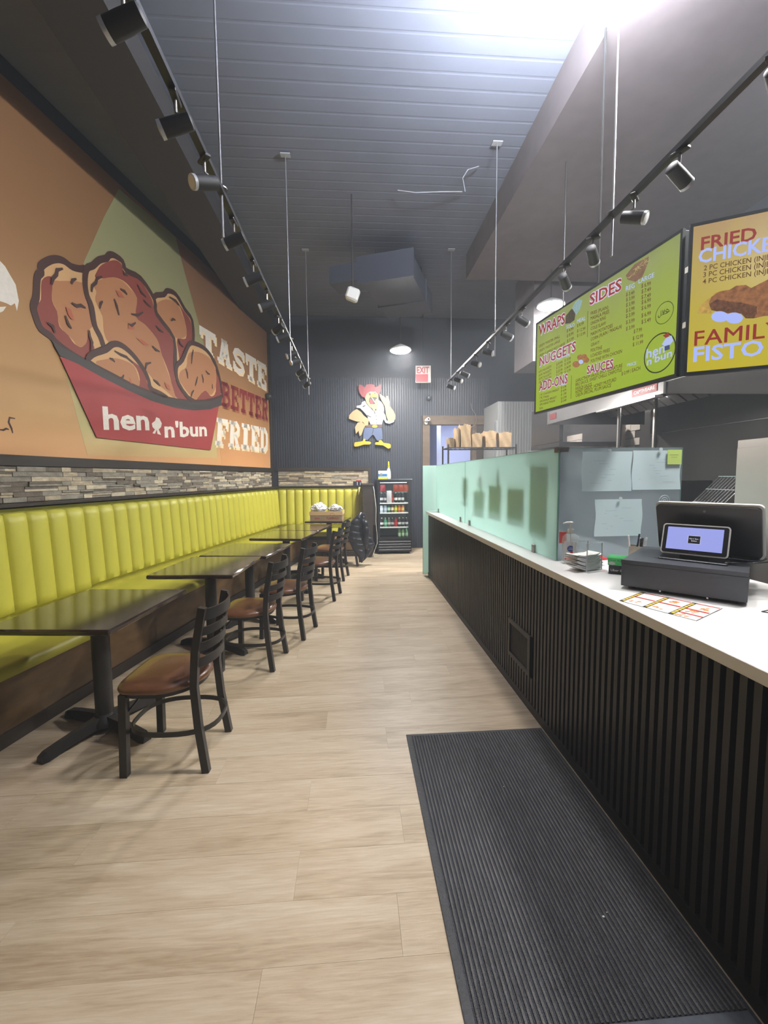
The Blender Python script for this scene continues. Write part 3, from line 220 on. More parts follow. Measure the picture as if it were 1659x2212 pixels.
# ---------------------------------------------------------------- floor of planks
fl = struct(MB().box(-5.6, 4.6, FRONT_Y, BACK_Y+2.4, -0.06, -0.004).build('floor', mat('floor_joint', (164,146,120), 0.8)))
def floor_mat():
    m = bpy.data.materials.new('oak_vinyl_plank'); m.use_nodes = True; nt = m.node_tree; N = nt.nodes; L = nt.links
    b = N['Principled BSDF']; tc = N.new('ShaderNodeTexCoord'); oi = N.new('ShaderNodeObjectInfo')
    off = N.new('ShaderNodeVectorMath'); off.operation = 'MULTIPLY_ADD'
    cmb = N.new('ShaderNodeCombineXYZ'); L.new(oi.outputs['Random'], cmb.inputs[0]); L.new(oi.outputs['Random'], cmb.inputs[1])
    L.new(cmb.outputs[0], off.inputs[0]); off.inputs[1].default_value = (37, 19, 0); 
    geo = N.new('ShaderNodeNewGeometry'); L.new(geo.outputs['Position'], off.inputs[2])
    def noise(sc, det, dist=0.0, rough=0.6):
        mp = N.new('ShaderNodeMapping'); mp.inputs['Scale'].default_value = sc; L.new(off.outputs[0], mp.inputs[0])
        n = N.new('ShaderNodeTexNoise'); n.inputs['Scale'].default_value = 1; n.inputs['Detail'].default_value = det
        n.inputs['Distortion'].default_value = dist; n.inputs['Roughness'].default_value = rough; L.new(mp.outputs[0], n.inputs[0]); return n.outputs['Fac']
    big = noise((0.9, 5.5, 1), 3, 0.6); fine = noise((9, 120, 1), 5, 0.4); mid = noise((2.2, 22, 1), 4, 2.2)
    cr = N.new('ShaderNodeValToRGB'); e = cr.color_ramp.elements
    e[0].position = 0.3; e[0].color = rgb(152,132,106); e[1].position = 0.70; e[1].color = rgb(204,191,172)
    x = e.new(0.5); x.color = rgb(184,167,143)
    s1 = N.new('ShaderNodeMath'); s1.operation = 'MULTIPLY_ADD'; s1.inputs[1].default_value = 0.30; L.new(fine, s1.inputs[0])
    s2 = N.new('ShaderNodeMath'); s2.operation = 'MULTIPLY_ADD'; s2.inputs[1].default_value = 0.35; L.new(mid, s2.inputs[0])
    s3 = N.new('ShaderNodeMath'); s3.operation = 'MULTIPLY_ADD'; s3.inputs[1].default_value = 0.55; s3.inputs[2].default_value = -0.12; L.new(big, s3.inputs[0])
    s4 = N.new('ShaderNodeMath'); s4.operation = 'MULTIPLY_ADD'; s4.inputs[1].default_value = 0.05; s4.inputs[2].default_value = -0.02
    L.new(oi.outputs['Random'], s4.inputs[0]); ad = N.new('ShaderNodeMath'); ad.operation = 'ADD'
    L.new(s3.outputs[0], s2.inputs[2]); L.new(s2.outputs[0], s1.inputs[2]); L.new(s1.outputs[0], ad.inputs[0]); L.new(s4.outputs[0], ad.inputs[1])
    L.new(ad.outputs[0], cr.inputs[0]); L.new(cr.outputs[0], b.inputs['Base Color'])
    b.inputs['Roughness'].default_value = 0.42; b.inputs['Specular IOR Level'].default_value = 0.45
    bp = N.new('ShaderNodeBump'); bp.inputs['Strength'].default_value = 0.12; bp.inputs['Distance'].default_value = 0.004
    L.new(fine, bp.inputs['Height']); L.new(bp.outputs[0], b.inputs['Normal'])
    return m
FM = floor_mat()
PW, PL = 0.215, 1.346
row0 = 1.70 - 0.215*14
joints = {14: 0.193, 18: -0.194, 11: -0.311, 13: -0.245, 12: 0.137, 21: -0.61}
for i in range(0, 50):
    y0 = row0 + i*PW
    if y0 > BACK_Y: break
    xoff = joints.get(i, random.uniform(0, PL)); x = xoff - 3*PL
    # left end of each row stops under the banquette along the slanted wall
    xr = 1.35 if y0 < 6.5 else 2.1
    while x < xr:
        xa, xb = x, x+PL
        lim = (-2.95 + WU.x*y0)
        if xb > lim and xa < xr-.05:
            z = -0.001 - random.random()*0.0006
            q = 0.00035
            MB().box(max(xa, lim-0.4)+q, min(xb, xr)-q, y0+q, min(y0+PW, BACK_Y)-q, -0.004, z).build('plank', FM, fl)
        x += PL

# kitchen floor
struct(MB().box(1.36, 4.6, FRONT_Y, 6.62, -0.004, 0.0).box(2.1, 4.6, 6.62, BACK_Y, -0.004, 0.0).build('floor_kitchen', mat('kitchen_tile_floor', (110,72,58), 0.6, var=0.2)))

# ---------------------------------------------------------------- walls
wl = struct(MB(wallM(OFFW)).box(-4.6, 8.9, 0, CEIL_Z, -0.15, 0).build('wall_left', WALLD))
b = MB(); b.box(-2.0, 1.60, BACK_Y, BACK_Y+0.12, 0, CEIL_Z); b.box(1.60, 2.57, BACK_Y, BACK_Y+0.12, 2.65, CEIL_Z); b.box(2.57, 4.6, BACK_Y, BACK_Y+0.12, 0, CEIL_Z)
wb = struct(b.build('wall_back', WALLD))
b = MB()
x = -1.66
while x < 2.9:
    lo = 0.0
    if x < 0.36: lo = 1.76
    if 1.45 < x < 2.82: lo = 2.84
    b.box(x, x+0.026, BACK_Y-0.014, BACK_Y, lo, 3.62)
    x += 0.05
b.build('ribbed_cladding', mat('charcoal_ribbed_panel', (46,52,64), 0.42, var=0.08, scale=(3,3,1)), wb, kind='stuff')
struct(MB().box(4.45, 4.6, FRONT_Y, BACK_Y, 0, CEIL_Z).build('wall_right', WALLD))
# storefront behind the camera: wall with a large window
b = MB(); b.box(-5.6, 4.6, FRONT_Y-0.15, FRONT_Y, 0, 0.5); b.box(-5.6, 4.6, FRONT_Y-0.15, FRONT_Y, 3.1, CEIL_Z); b.box(-5.6, -3.2, FRONT_Y-0.15, FRONT_Y, 0.5, 3.1); b.box(3.6, 4.6, FRONT_Y-0.15, FRONT_Y, 0.5, 3.1)
struct(b.build('wall_front', WALLD))
b = MB()
for x in (-3.2, -0.95, 1.3, 3.54): b.box(x, x+0.06, FRONT_Y-0.1, FRONT_Y-0.04, 0.5, 3.1)
b.box(-3.2, 3.6, FRONT_Y-0.1, FRONT_Y-0.04, 0.5, 0.56); b.box(-3.2, 3.6, FRONT_Y-0.1, FRONT_Y-0.04, 3.04, 3.1)
struct(b.build('window_1', BLK))
# ceiling deck with shallow ribs across the room
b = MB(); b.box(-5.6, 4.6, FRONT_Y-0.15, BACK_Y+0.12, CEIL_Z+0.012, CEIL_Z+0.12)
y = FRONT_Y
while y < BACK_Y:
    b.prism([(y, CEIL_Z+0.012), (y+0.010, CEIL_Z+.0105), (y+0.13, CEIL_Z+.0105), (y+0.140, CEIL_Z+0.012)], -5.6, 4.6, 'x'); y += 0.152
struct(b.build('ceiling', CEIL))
struct(MB().box(-1.86, -1.56, FRONT_Y, BACK_Y, 4.5, CEIL_Z).box(-1.93, -1.49, FRONT_Y, BACK_Y, 4.48, 4.5).build('ceiling_beam', mat('black_beam_paint', (56,54,54), 0.7)))
# bulkhead above the kitchen, its brown greyed to hold the glare in the colour
struct(MB().box(1.73, 4.45, -1.0, 6.65, 4.5, CEIL_Z).box(2.85, 4.45, 6.8, 7.6, 3.35, CEIL_Z).build('ceiling_bulkhead', mat('bulkhead_paint_with_glare', (100,92,94), 0.7, var=0.1)))
# back room seen through the doorway
LAV = mat('lavender_room_paint', (196,202,228), 0.7)
struct(MB().box(0.6, 1.0, BACK_Y+0.12, 12.0, 0, 3.1).box(3.6, 3.8, BACK_Y+0.12, 12.0, 0, 3.1).box(0.6, 3.8, 12.0, 12.1, 0, 3.1).box(2.05, 2.15, 10.6, 12.0, 0, 3.1).build('wall_back_room', LAV))
struct(MB().box(0.6, 3.8, BACK_Y+0.12, 12.1, 3.1, 3.2).build('ceiling_back_room', LAV))
# door casing
b = MB(); DCW = mat('rough_door_casing', (92,78,64), 0.65, var=0.25, scale=(4,4,14))
b.box(1.475, 1.63, BACK_Y-0.05, BACK_Y+0.13, 0, 2.83); b.box(2.555, 2.64, BACK_Y-0.05, BACK_Y+0.13, 0, 2.65); b.box(1.475, 2.82, BACK_Y-0.06, BACK_Y+0.13, 2.645, 2.835); 
struct(b.build('door_1', DCW))
struct(MB().box(2.64, 2.82, BACK_Y-0.03, BACK_Y, 0, 2.645).build('trim_3', DARKW))

# ---------------------------------------------------------------- trims on the walls
M = wallM(OFFW)
struct(MB(M).box(-4.5, 8.78, 1.665, 1.75, 0, 0.03).build('trim_1', DARKW))
struct(MB(M).box(8.67, 8.77, 1.37, CEIL_Z-.01, 0, 0.035).build('trim_2', DARKW))
struct(MB().box(-1.60, 0.37, BACK_Y-0.04, BACK_Y, 1.69, 1.755).box(0.315, 0.37, BACK_Y-0.04, BACK_Y, 1.36, 1.69).build('trim_4', DARKW))
STN = [mat('ledger_stone_%s' % n, c, 0.8, var=0.3, scale=(14,14,30), bump=0.5, bscale=60) for n, c in (('grey', (142,136,122)), ('tan', (176,162,136)), ('dark', (112,102,88)), ('pale', (196,184,158)))]
def stones(M, s0, s1, z0, z1, first, parent, limit):
    rows = 7; h = (z1-z0)/rows; lst = []
    for r in range(rows):
        s = s0 - random.random()*0.2
        while s < s1:
            wd = random.choice((0.1, 0.16, 0.2, 0.26, 0.32)); a, c = max(s, s0), min(s+wd, s1)
            if c-a > 0.02:
                nsub = 2 if random.random() < 0.25 else 1
                for q in range(nsub):
                    lst.append((a, c, z0+r*h+q*h/nsub, z0+r*h+(q+1)*h/nsub))
            s += wd
    lst.sort(key=lambda t: (t[0] < first, t[0]))
    rest = [MB(M) for _ in STN]
    for i, (a, c, p, q) in enumerate(lst):
        d = 0.008 + random.random()*0.018; k = random.choices(range(4), (4, 3, 3, 2))[0]
        if i < limit:
            MB(M).box(a+.001, c-.001, p+.0012, q-.0012, 0, d).build('stone', STN[k], parent)
        else: rest[k].box(a+.001, c-.001, p+.0012, q-.0012, 0, d)
    for k, r in enumerate(rest):
        if r.v: r.build('stonework', STN[k], parent, kind='stuff')
stones(wallM(OFFW), -3.0, 8.67, 1.37, 1.66, 2.75, wl, 290)
MBK = Matrix(((1,0,0,0),(0,0,-1,BACK_Y),(0,1,0,0),(0,0,0,1)))   # x right, y up, z toward the room
stones(MBK, -1.58, 0.315, 1.37, 1.685, -9, wb, 200)
# ---------------------------------------------------------------- printed mural on the slanted wall
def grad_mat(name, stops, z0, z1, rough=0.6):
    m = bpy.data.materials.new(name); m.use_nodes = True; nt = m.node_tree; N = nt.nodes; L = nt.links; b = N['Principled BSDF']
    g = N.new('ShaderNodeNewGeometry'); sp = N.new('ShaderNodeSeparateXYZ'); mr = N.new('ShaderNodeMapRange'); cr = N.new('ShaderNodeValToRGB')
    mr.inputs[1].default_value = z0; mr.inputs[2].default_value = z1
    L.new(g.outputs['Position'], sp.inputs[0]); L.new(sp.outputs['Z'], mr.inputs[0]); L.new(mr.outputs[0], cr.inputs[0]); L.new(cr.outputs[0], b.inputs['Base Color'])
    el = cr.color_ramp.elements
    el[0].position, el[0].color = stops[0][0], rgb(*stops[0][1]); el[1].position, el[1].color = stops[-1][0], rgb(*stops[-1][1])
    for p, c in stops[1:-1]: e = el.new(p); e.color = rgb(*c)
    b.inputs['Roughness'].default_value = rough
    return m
MU = DATA['mur']
mural = thing('wall_mural', 'orange printed wall mural of fried chicken in a red bucket reading TASTE BETTER FRIED', 'mural', tuple(WN*(OFFW+0.002)))
ML = wallM(OFFW); ML = Matrix.Translation(-(WN*(OFFW+0.002))) @ ML
def flat(name, polys, m, d, parent=mural, th=0.0006, Mx=ML):
    b = MB(Mx)
    for p in polys: b.prism(p, d-th, d)
    return b.build(name, m, parent)
def ribbon(pts, wd):
    out = []
    P = [Vector((p[0], p[1])) for p in pts]
    L_, R_ = [], []
    for i, p in enumerate(P):
        t = (P[min(i+1, len(P)-1)] - P[max(i-1, 0)]).normalized(); nn = Vector((-t.y, t.x)); k = wd*(0.5 if i in (0, len(P)-1) else 1.0)
        L_.append(tuple(p+nn*k)); R_.append(tuple(p-nn*k))
    return [[L_[i], L_[i+1], R_[i+1], R_[i]] for i in range(len(P)-1)]
def smooth_loop(pts, k=3):
    n = len(pts); out = []
    for i in range(n):
        p0, p1, p2, p3 = (pts[(i+j-1) % n] for j in range(4))
        for q in range(k):
            t = q/k; out.append(tuple(.5*(2*p1[c]+(p2[c]-p0[c])*t+(2*p0[c]-5*p1[c]+4*p2[c]-p3[c])*t*t+(3*p1[c]-p0[c]-3*p2[c]+p3[c])*t**3) for c in (0, 1)))
    return out
def loopribbon(pts, wd):
    P = [Vector((p[0], p[1])) for p in pts]; n = len(P); L_, R_ = [], []
    for i, p in enumerate(P):
        t = (P[(i+1) % n] - P[i-1]).normalized(); nn = Vector((-t.y, t.x))
        L_.append(tuple(p+nn*wd)); R_.append(tuple(p-nn*wd))
    return [[L_[i], L_[(i+1) % n], R_[(i+1) % n], R_[i]] for i in range(n)]
ORG = grad_mat('mural_orange', [(0, (214,160,108)), (0.12, (196,154,102)), (0.3, (176,134,84)), (0.55, (152,110,68)), (1, (126,88,54))], 1.75, 4.7)  # print's own fade, with part of the lighting kept in the colour
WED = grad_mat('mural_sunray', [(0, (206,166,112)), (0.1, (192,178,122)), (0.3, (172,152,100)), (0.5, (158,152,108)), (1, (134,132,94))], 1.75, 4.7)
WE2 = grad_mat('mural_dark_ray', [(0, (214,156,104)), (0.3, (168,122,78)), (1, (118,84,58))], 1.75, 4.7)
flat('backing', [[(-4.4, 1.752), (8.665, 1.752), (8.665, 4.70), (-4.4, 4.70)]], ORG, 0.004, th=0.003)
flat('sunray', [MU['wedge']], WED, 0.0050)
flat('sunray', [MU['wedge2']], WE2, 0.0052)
MW = mat('print_white', (226,218,206), 0.6, var=0.06, scale=(30,30,30)); MR = mat('print_red', (158,56,54), 0.6); MRD = mat('print_dark_red', (126,40,38), 0.6, var=0.1, scale=(20,20,20))
MD = mat('print_dark_outline', (66,38,30), 0.6); MT = mat('print_tan', (204,160,110), 0.6); MBN = mat('print_chicken_brown', (174,118,76), 0.6); MCR = mat('print_chicken_red', (134,60,48), 0.6)
MBAND = mat('print_black_band', (62,56,54), 0.6); MRUST = mat('print_rust', (172,92,60), 0.6)
flat('white_figure_edge', [MU['white'], MU['white2']], MW, 0.0055)
flat('squiggle', sum([ribbon(p, 0.008) for p in MU['squig']], []), MD, 0.0055)
d = 0.0056
for outl, red, brn in DATA['chk']:
    ck = flat('chicken_piece', [smooth_loop(outl)], MT, d)
    outl = smooth_loop(outl); red = smooth_loop(red); brn = smooth_loop(brn)
    flat('red_shading', [red], MCR, d+.0006, ck); flat('brown_crust', [brn], MBN, d+.0012, ck); flat('outline', loopribbon(outl, 0.032), MD, d+.0018, ck)
    d += 0.0025
for p in DATA['spt']: flat('crumb_spot', [p], MRUST, d)
for p in DATA['crk']: flat('crust_line', ribbon(p, 0.016), MD, d+.0006)
bk = flat('bucket', [MU['red']], MR, d+.0012); flat('bucket_rim', [MU['band']], MBAND, d+.0018, bk)
def quadtext(sx, q, bold, name, parent, dd):
    (x0, y0), (x1, y1) = q[0], q[1]; h = q[3][1]-q[0][1]
    b = MB(ML); vs, fs = glyphs(sx, bold); a0 = min(v[0] for v in vs); a1 = max(v[0] for v in vs)
    b.add([(x0+(x1-x0)*(v[0]-a0)/(a1-a0), y0+(y1-y0)*(v[0]-a0)/(a1-a0)+h*v[1]/CAP, dd) for v in vs], fs); return b.build(name, MW, parent)
quadtext('hen', MU['hen'], 0.03, 'lettering', bk, d+.0024); quadtext("n'bun", MU['bun'], 0.03, 'lettering', bk, d+.0024)
flat('hen_figure', [MU['chick']], MW, d+.0024, bk)
def R(x0, y0, x1, y1): return [(x0, y0), (x1, y0), (x1, y1), (x0, y1)]
SLAB = {
 'T': ([R(0,.8,1,1), R(0,.62,.15,.8), R(.85,.62,1,.8), R(.35,0,.65,.8), R(.2,0,.8,.16)], []),
 'A': ([[(.12,.1),(.34,.1),(.6,1),(.34,1)], [(.88,.1),(.64,.1),(.4,1),(.66,1)], R(.3,.3,.72,.46), R(0,0,.42,.16), R(.58,0,1,.16), R(.3,.88,.7,1)], []),
 'S': ([R(.78,.62,.95,.95), R(.05,.05,.22,.38)], [[(.86,.72),(.74,.86),(.5,.91),(.24,.84),(.14,.7),(.26,.57),(.5,.5),(.76,.42),(.86,.28),(.76,.14),(.5,.09),(.26,.14),(.14,.28)]]),
 'E': ([R(.12,0,.42,1), R(0,.84,.95,1), R(.78,.66,.95,.84), R(.42,.44,.7,.58), R(.6,.36,.7,.66), R(0,0,.95,.16), R(.78,.16,.95,.36)], []),
 'F': ([R(.12,0,.42,1), R(0,.84,.95,1), R(.78,.64,.95,.84), R(.42,.42,.7,.57), R(.6,.34,.7,.65), R(0,0,.58,.16)], []),
 'B': ([R(.12,0,.4,1), R(0,.86,.6,1), R(0,0,.6,.14)], [[(.35,.92),(.65,.92),(.82,.84),(.82,.66),(.65,.56),(.35,.54)], [(.35,.52),(.68,.5),(.88,.4),(.88,.18),(.68,.08),(.35,.08)]]),
 'R': ([R(.12,0,.4,1), R(0,.86,.6,1), R(0,0,.5,.14), [(.45,.5),(.7,.5),(.92,.1),(.66,.1)], R(.62,0,1,.14)], [[(.35,.92),(.66,.92),(.84,.82),(.84,.62),(.66,.5),(.35,.5)]]),
 'I': ([R(.32,0,.68,1), R(.1,.84,.9,1), R(.1,0,.9,.16)], []),
 'D': ([R(.12,0,.4,1), R(0,.86,.55,1), R(0,0,.55,.14)], [[(.35,.92),(.62,.92),(.85,.78),(.88,.5),(.85,.22),(.62,.08),(.35,.08)]]),
}
def slabword(word, q, m, m2):
    (x0, y0), (x1, y1), (x2, y2), (x3, y3) = q; n = len(word)
    for k, (mm, dx, dy, dd) in enumerate(((m2, 0.035, -0.035, .0058), (m, 0, 0, .0066))):
        b = MB(ML)
        for i, ch in enumerate(word):
            polys, strokes = SLAB[ch]; ps = list(polys)
            for sk in strokes: ps += ribbon(sk, 0.105)
            for p in ps:
                o = []
                for a, c in p:
                    t = (i + 0.04 + 0.92*a)/n
                    X = (x0+(x1-x0)*t)*(1-c) + (x3+(x2-x3)*t)*c; Y = (y0+(y1-y0)*t)*(1-c) + (y3+(y2-y3)*t)*c
                    o.append((X+dx, Y+dy))
                b.prism(o, dd-.0005, dd)
        b.build('slab_lettering', mm, mural)
MSH = mat('print_cream_shadow', (240,214,170), 0.6); MSH2 = mat('print_brown_shadow', (150,92,56), 0.6)
slabword('TASTE', MU['TASTE'], MW, MSH); slabword('BETTER', MU['BETTER'], MRD, MSH2); slabword('FRIED', MU['FRIED'], MW, MSH)

# ---------------------------------------------------------------- banquette along the slanted wall and the back wall
ban = thing('banquette', 'lime green channel-tufted corner banquette with a walnut base along two walls', 'banquette', (-1.7, 6.0, 0))
BI = Matrix.Translation((1.7, -6.0, 0))
Mw = BI @ wallM(0)          # z = distance along the wall normal
S0, S1, XB1, YW = -1.2, 8.05, 0.165, BACK_Y
b = MB(Mw); b.box(S0, 8.75, 0.0, 0.40, -3.335, -2.475); b.build('wood_base', WOODB, ban)
MB(Mw).box(S0, 8.05, 0.0, 0.085, -2.474, -2.462).build('toe_board', DARKW, ban)
b = MB(BI); b.box(-.92, XB1, 8.40, YW-0.002, 0.0, 0.40); b.build('wood_base', WOODB, ban)
MB(BI).box(-.95, XB1, 8.385, 8.399, 0.34, 0.40).box(-.95, XB1, 8.385, 8.399, 0, 0.09).build('rail', DARKW, ban)
# seat cushions with rounded front
def seatprof(d0, d1, z0, z1):
    return [(d0, z0), (d1-0.01, z0), (d1, z0+0.02), (d1, z1-0.03), (d1-0.015, z1-0.008), (d1-0.05, z1), (d0, z1+0.012)]
for a, c in ((S0, 3.6), (3.603, 8.72)):
    vs = seatprof(-3.335, -2.44, 0.40, 0.475); n = len(vs)
    b = MB(Mw); b.add([(a, z, q) for q, z in vs] + [(c, z, q) for q, z in vs], [tuple(range(n)), tuple(range(2*n-1, n-1, -1))] + [(i, (i+1) % n, (i+1) % n+n, i+n) for i in range(n)])
    b.build('seat_cushion', LIME, ban, smooth=50)
b = MB(BI); b.prism([(8.37, 0.41), (8.37, 0.45), (8.40, 0.475), (YW-.02, 0.487), (YW-.02, 0.405), (8.38, 0.405)], -.90, XB1-.002, 'x'); b.build('seat_cushion', LIME, ban, smooth=50)
# channels of the backrest
def channel(wd, zb, zt, db, dt):
    def fn(a, t):
        x = a*wd; z = zb+(zt-zb)*t; base = db+(dt-db)*t
        e = min(1.0, max(0.0, math.sin(PI*min(max(a, 0.0), 1.0)))**0.42)
        top = math.sqrt(max(0.0, 1-max(0, (t-0.90)/0.10)**2)); bot = math.sqrt(max(0.0, 1-max(0, (0.06-t)/0.06)**2))
        return (x, z, (base-0.050+0.053*e)*top*max(bot, 0.35) + 0.002)
    return fn
W_CH = 0.185
def make_ch(zb): 
    bb = MB(); bb.grid(channel(W_CH, zb, 1.345, 0.222, 0.182), 14, 14); o = bb.build('back_channel', LIME, ban, smooth=70); return o
first = {}
s = S0
while s + W_CH < 8.64:
    key = s < 3.5
    if key not in first:
        first[key] = make_ch(0.50 if key else 0.53); o = first[key]
    else: o = first[key].copy(); COL.objects.link(o)
    o.parent = ban; o.matrix_local = BI @ wallM(-3.335) @ Matrix.Translation((s, 0, 0)); s += W_CH
MB(Mw).box(S0, 8.72, 0.47, 1.33, -3.336, -3.21).build('back_panel', LIME, ban)
MBb = Matrix(((1,0,0,0),(0,0,-1,YW-0.002),(0,1,0,0),(0,0,0,1)))
x = -1.57
while x + 0.17 < XB1:
    o = first[False].copy(); COL.objects.link(o); o.parent = ban
    o.matrix_local = BI @ MBb @ Matrix.Translation((x, 0, 0)) @ Matrix.Diagonal((0.17/W_CH, 1, 1, 1)); x += 0.17
MB(BI).box(-1.6, XB1, YW-0.13, YW-0.002, 0.47, 1.33).build('back_panel', LIME, ban)
MB(BI).prism([(8.43, 0.48), (9.1, 0.48), (9.1, 1.34), (8.93, 1.34)], XB1-0.07, XB1-.002, 'x').build('end_wing', LIME, ban)
b = MB(Mw); b.box(S0, 8.63, 1.346, 1.366, -3.336, -3.13); b.build('top_ledge', DARKW, ban)
MB(BI).box(-1.62, XB1, YW-0.19, YW-0.002, 1.3465, 1.3665).build('top_ledge', DARKW, ban)
# half wall closing the bench
pt = thing('half_wall', 'dark stained half wall closing the end of the lime banquette', 'partition', (0.262, 8.7, 0))
MB().box(-.095, .095, -.47, .535, 0, 1.385, bev=.003).build('panel', DARKW, pt); MB().box(-.105, .115, -.49, .535, 1.386, 1.415, bev=.003).build('cap', DARKW, pt)
MB().box(.0955, .145, -.40, -.15, 0.62, 1.22, bev=.004).build('side_box', DARKW, pt)

# ---------------------------------------------------------------- tables
def make_table():
    t = thing('dining_table', '', 'table')
    b = MB(); b.box(-.35, .35, -.41, .41, -.006, 0, bev=.002); top = MB().box(-.35, .35, -.41, .41, .742, .775, bev=.008).build('tabletop', WOODT, t, smooth=40)
    MB().box(-.14, .14, -.14, .14, .722, .7415).build('mounting_plate', BLK, t)
    MB().lathe([(.050, .07), (.050, .722)], 20).build('column', BLK, t, smooth=40)
    MB().lathe([(.085, .035), (.08, .06), (.06, .085), (.0505, .105)], 20).build('hub', BLK, t, smooth=40)
    for k in range(4):
        R4 = Matrix.Rotation(PI/2*k - .37, 4, 'Z')
        b = MB(R4); pr = [(.03, .03, .095, .040), (.12, .028, .085, .034), (.26, .014, .066, .031), (.34, .0, .05, .036), (.37, .0, .034, .028)]
        vs = []; 
        for x, z0, z1, hw in pr: vs += [(x, -hw, z0), (x, hw, z0), (x, hw*.6, z1), (x, -hw*.6, z1)]
        fs = [(0, 1, 2, 3), (19, 18, 17, 16)]
        for i in range(4):
            for j in range(4): fs.append((i*4+j, i*4+(j+1) % 4, i*4+4+(j+1) % 4, i*4+4+j))
        b.add(vs, fs); b.build('base_arm', BLK, t)
    return t
tb = make_table()
TBL = [(-1.572, 2.70, -6, 'walnut topped pedestal table nearest the camera by the first chair'),
       (-1.30, 3.92, -4.5, 'walnut topped pedestal table between the first and the second chair'),
       (-1.158, 4.76, -9.5, 'walnut topped pedestal table overlapping behind the one by the second chair'),
       (-.935, 5.94, -11, 'walnut topped pedestal table pushed end to end with the one toward the back'),
       (-.79, 6.77, -11, 'walnut topped pedestal table at the far end of the pushed-together pair'),
       (-.47, 8.02, -9, 'walnut topped pedestal table in the corner carrying the cardboard box')]
for i, (x, y, a, lb) in enumerate(TBL):
    if i == 0: tb.location = (x, y, 0); tb.rotation_euler = (0, 0, math.radians(a)); tb['label'] = lb; tb['group'] = 'pedestal tables along the banquette'
    else: dup(tb, (x, y, 0), math.radians(a), lb, 'pedestal tables along the banquette')

# ---------------------------------------------------------------- ladder back chairs ; +x is the back of the chair
def make_chair():
    t = thing('dining_chair', '', 'chair')
    def sq(path, hw=.0145): return MB().tube(path, 0, flat=(hw, hw, (1, 0, 0)) )
    MB().tube([(0, .185, 0), (-.035, .175, .25), (-.05, .17, .46), (-.035, .172, .65), (.012, .175, .885)], 0, flat=(.019, .0165, (1, 0, 0))).build('back_leg', BLK, t)
    MB().tube([(0, -.185, 0), (-.035, -.175, .25), (-.05, -.17, .46), (-.035, -.172, .65), (.012, -.175, .885)], 0, flat=(.019, .0165, (1, 0, 0))).build('back_leg', BLK, t)
    for sgn in (1, -1):
        MB().tube([(-.415, .20*sgn, 0), (-.41, .195*sgn, .22), (-.405, .19*sgn, .44)], 0, flat=(.019, .019, (1, 0, 0))).build('front_leg', BLK, t)
    for zc, h, xo in ((.845, .030, .002), (.755, .022, -.015), (.672, .022, -.03), (.588, .024, -.042)):
        pts = [(xo + .075*math.cos(PI/2*q/6*1.0)**1 - .002, .172*math.sin(PI/2*q/6), zc) for q in range(-6, 7)]
        MB().tube(pts, 0, flat=(h, .004, (0, 0, 1))).build('back_slat', BLK, t, smooth=40)
    def outline(k, off=0):
        out = []
        for i in range(28):
            a = 2*PI*i/28; ca, sa = math.cos(a), math.sin(a); cx = -.235; rx = (.215 if ca < 0 else .205)+off
            e = 0.40 if ca < 0 else 0.95
            x = cx + rx*math.copysign(abs(ca)**e, ca); wy = (.232+off) if x < cx else (.232+off)*(1-.16*((x-cx)/rx)**1.5)
            out.append((x, wy*math.copysign(abs(sa)**(.42 if ca < 0 else .85), sa)))
        return out
    b = MB(); lv = [(-.012, .445), (0, .452), (.004, .468), (-.004, .484), (-.03, .493), (-.10, .497)]
    rings = [outline(0, o) for o, z in lv]; vs = [(x, y, lv[i][1]) for i, r in enumerate(rings) for x, y in r]; n = 28
    fs = [tuple(range(n-1, -1, -1)), tuple(range((len(lv)-1)*n, len(lv)*n))] + [(i*n+j, i*n+(j+1) % n, (i+1)*n+(j+1) % n, (i+1)*n+j) for i in range(len(lv)-1) for j in range(n)]
    b.add(vs, fs).build('seat', SEAT, t, smooth=60)
    b = MB(); r0 = outline(0, -.016); r1 = outline(0, -.045); vs = [(x, y, z) for z in (.425, .444) for x, y in r0]; b.add(vs, [tuple(range(n-1, -1, -1)), tuple(range(n, 2*n))] + [(j, (j+1) % n, (j+1) % n+n, j+n) for j in range(n)]).build('seat_frame', BLK, t, smooth=40)
    ring = []
    for i in range(32):
        a = 2*PI*i/32; ca, sa = math.cos(a), math.sin(a)
        ring.append((-.20 + .235*math.copysign(abs(ca)**.8, ca), .195*math.copysign(abs(sa)**.7, sa), .215))
    MB().tube(ring, 0, closed=True, flat=(.012, .005, (0, 0, 1))).build('ring_stretcher', BLK, t, smooth=40)
    for sgn in (1, -1): MB().tube([(-.40, .18*sgn, .33), (-.33, .12*sgn, .425)], 0, flat=(.010, .004, (0, 1, 0))).build('brace', BLK, t)
    return t
ch = make_chair()
CH = [(-.795, 2.415, -2, 'black ladder-back chair with tan-brown seat at the table nearest the camera'),
      (-.645, 3.585, -8, 'black ladder-back chair with brown seat, second from the camera'),
      (-.457, 4.235, -13, 'black ladder-back chair with brown seat, third from the camera'),
      (-.232, 5.52, -10, 'black ladder-back chair at the pushed-together tables, fourth from the camera'),
      (-.14, 6.55, -10, 'black ladder-back chair half hidden behind the fourth chair'),
      (.07, 7.60, -8, 'black ladder-back chair with the puffer jacket over its back')]
for i, (x, y, a, lb) in enumerate(CH):
    if i == 0: ch.location = (x, y, 0); ch.rotation_euler = (0, 0, math.radians(a)); ch['label'] = lb; ch['group'] = 'ladder-back chairs along the aisle'
    else: dup(ch, (x, y, 0), math.radians(a), lb, 'ladder-back chairs along the aisle')

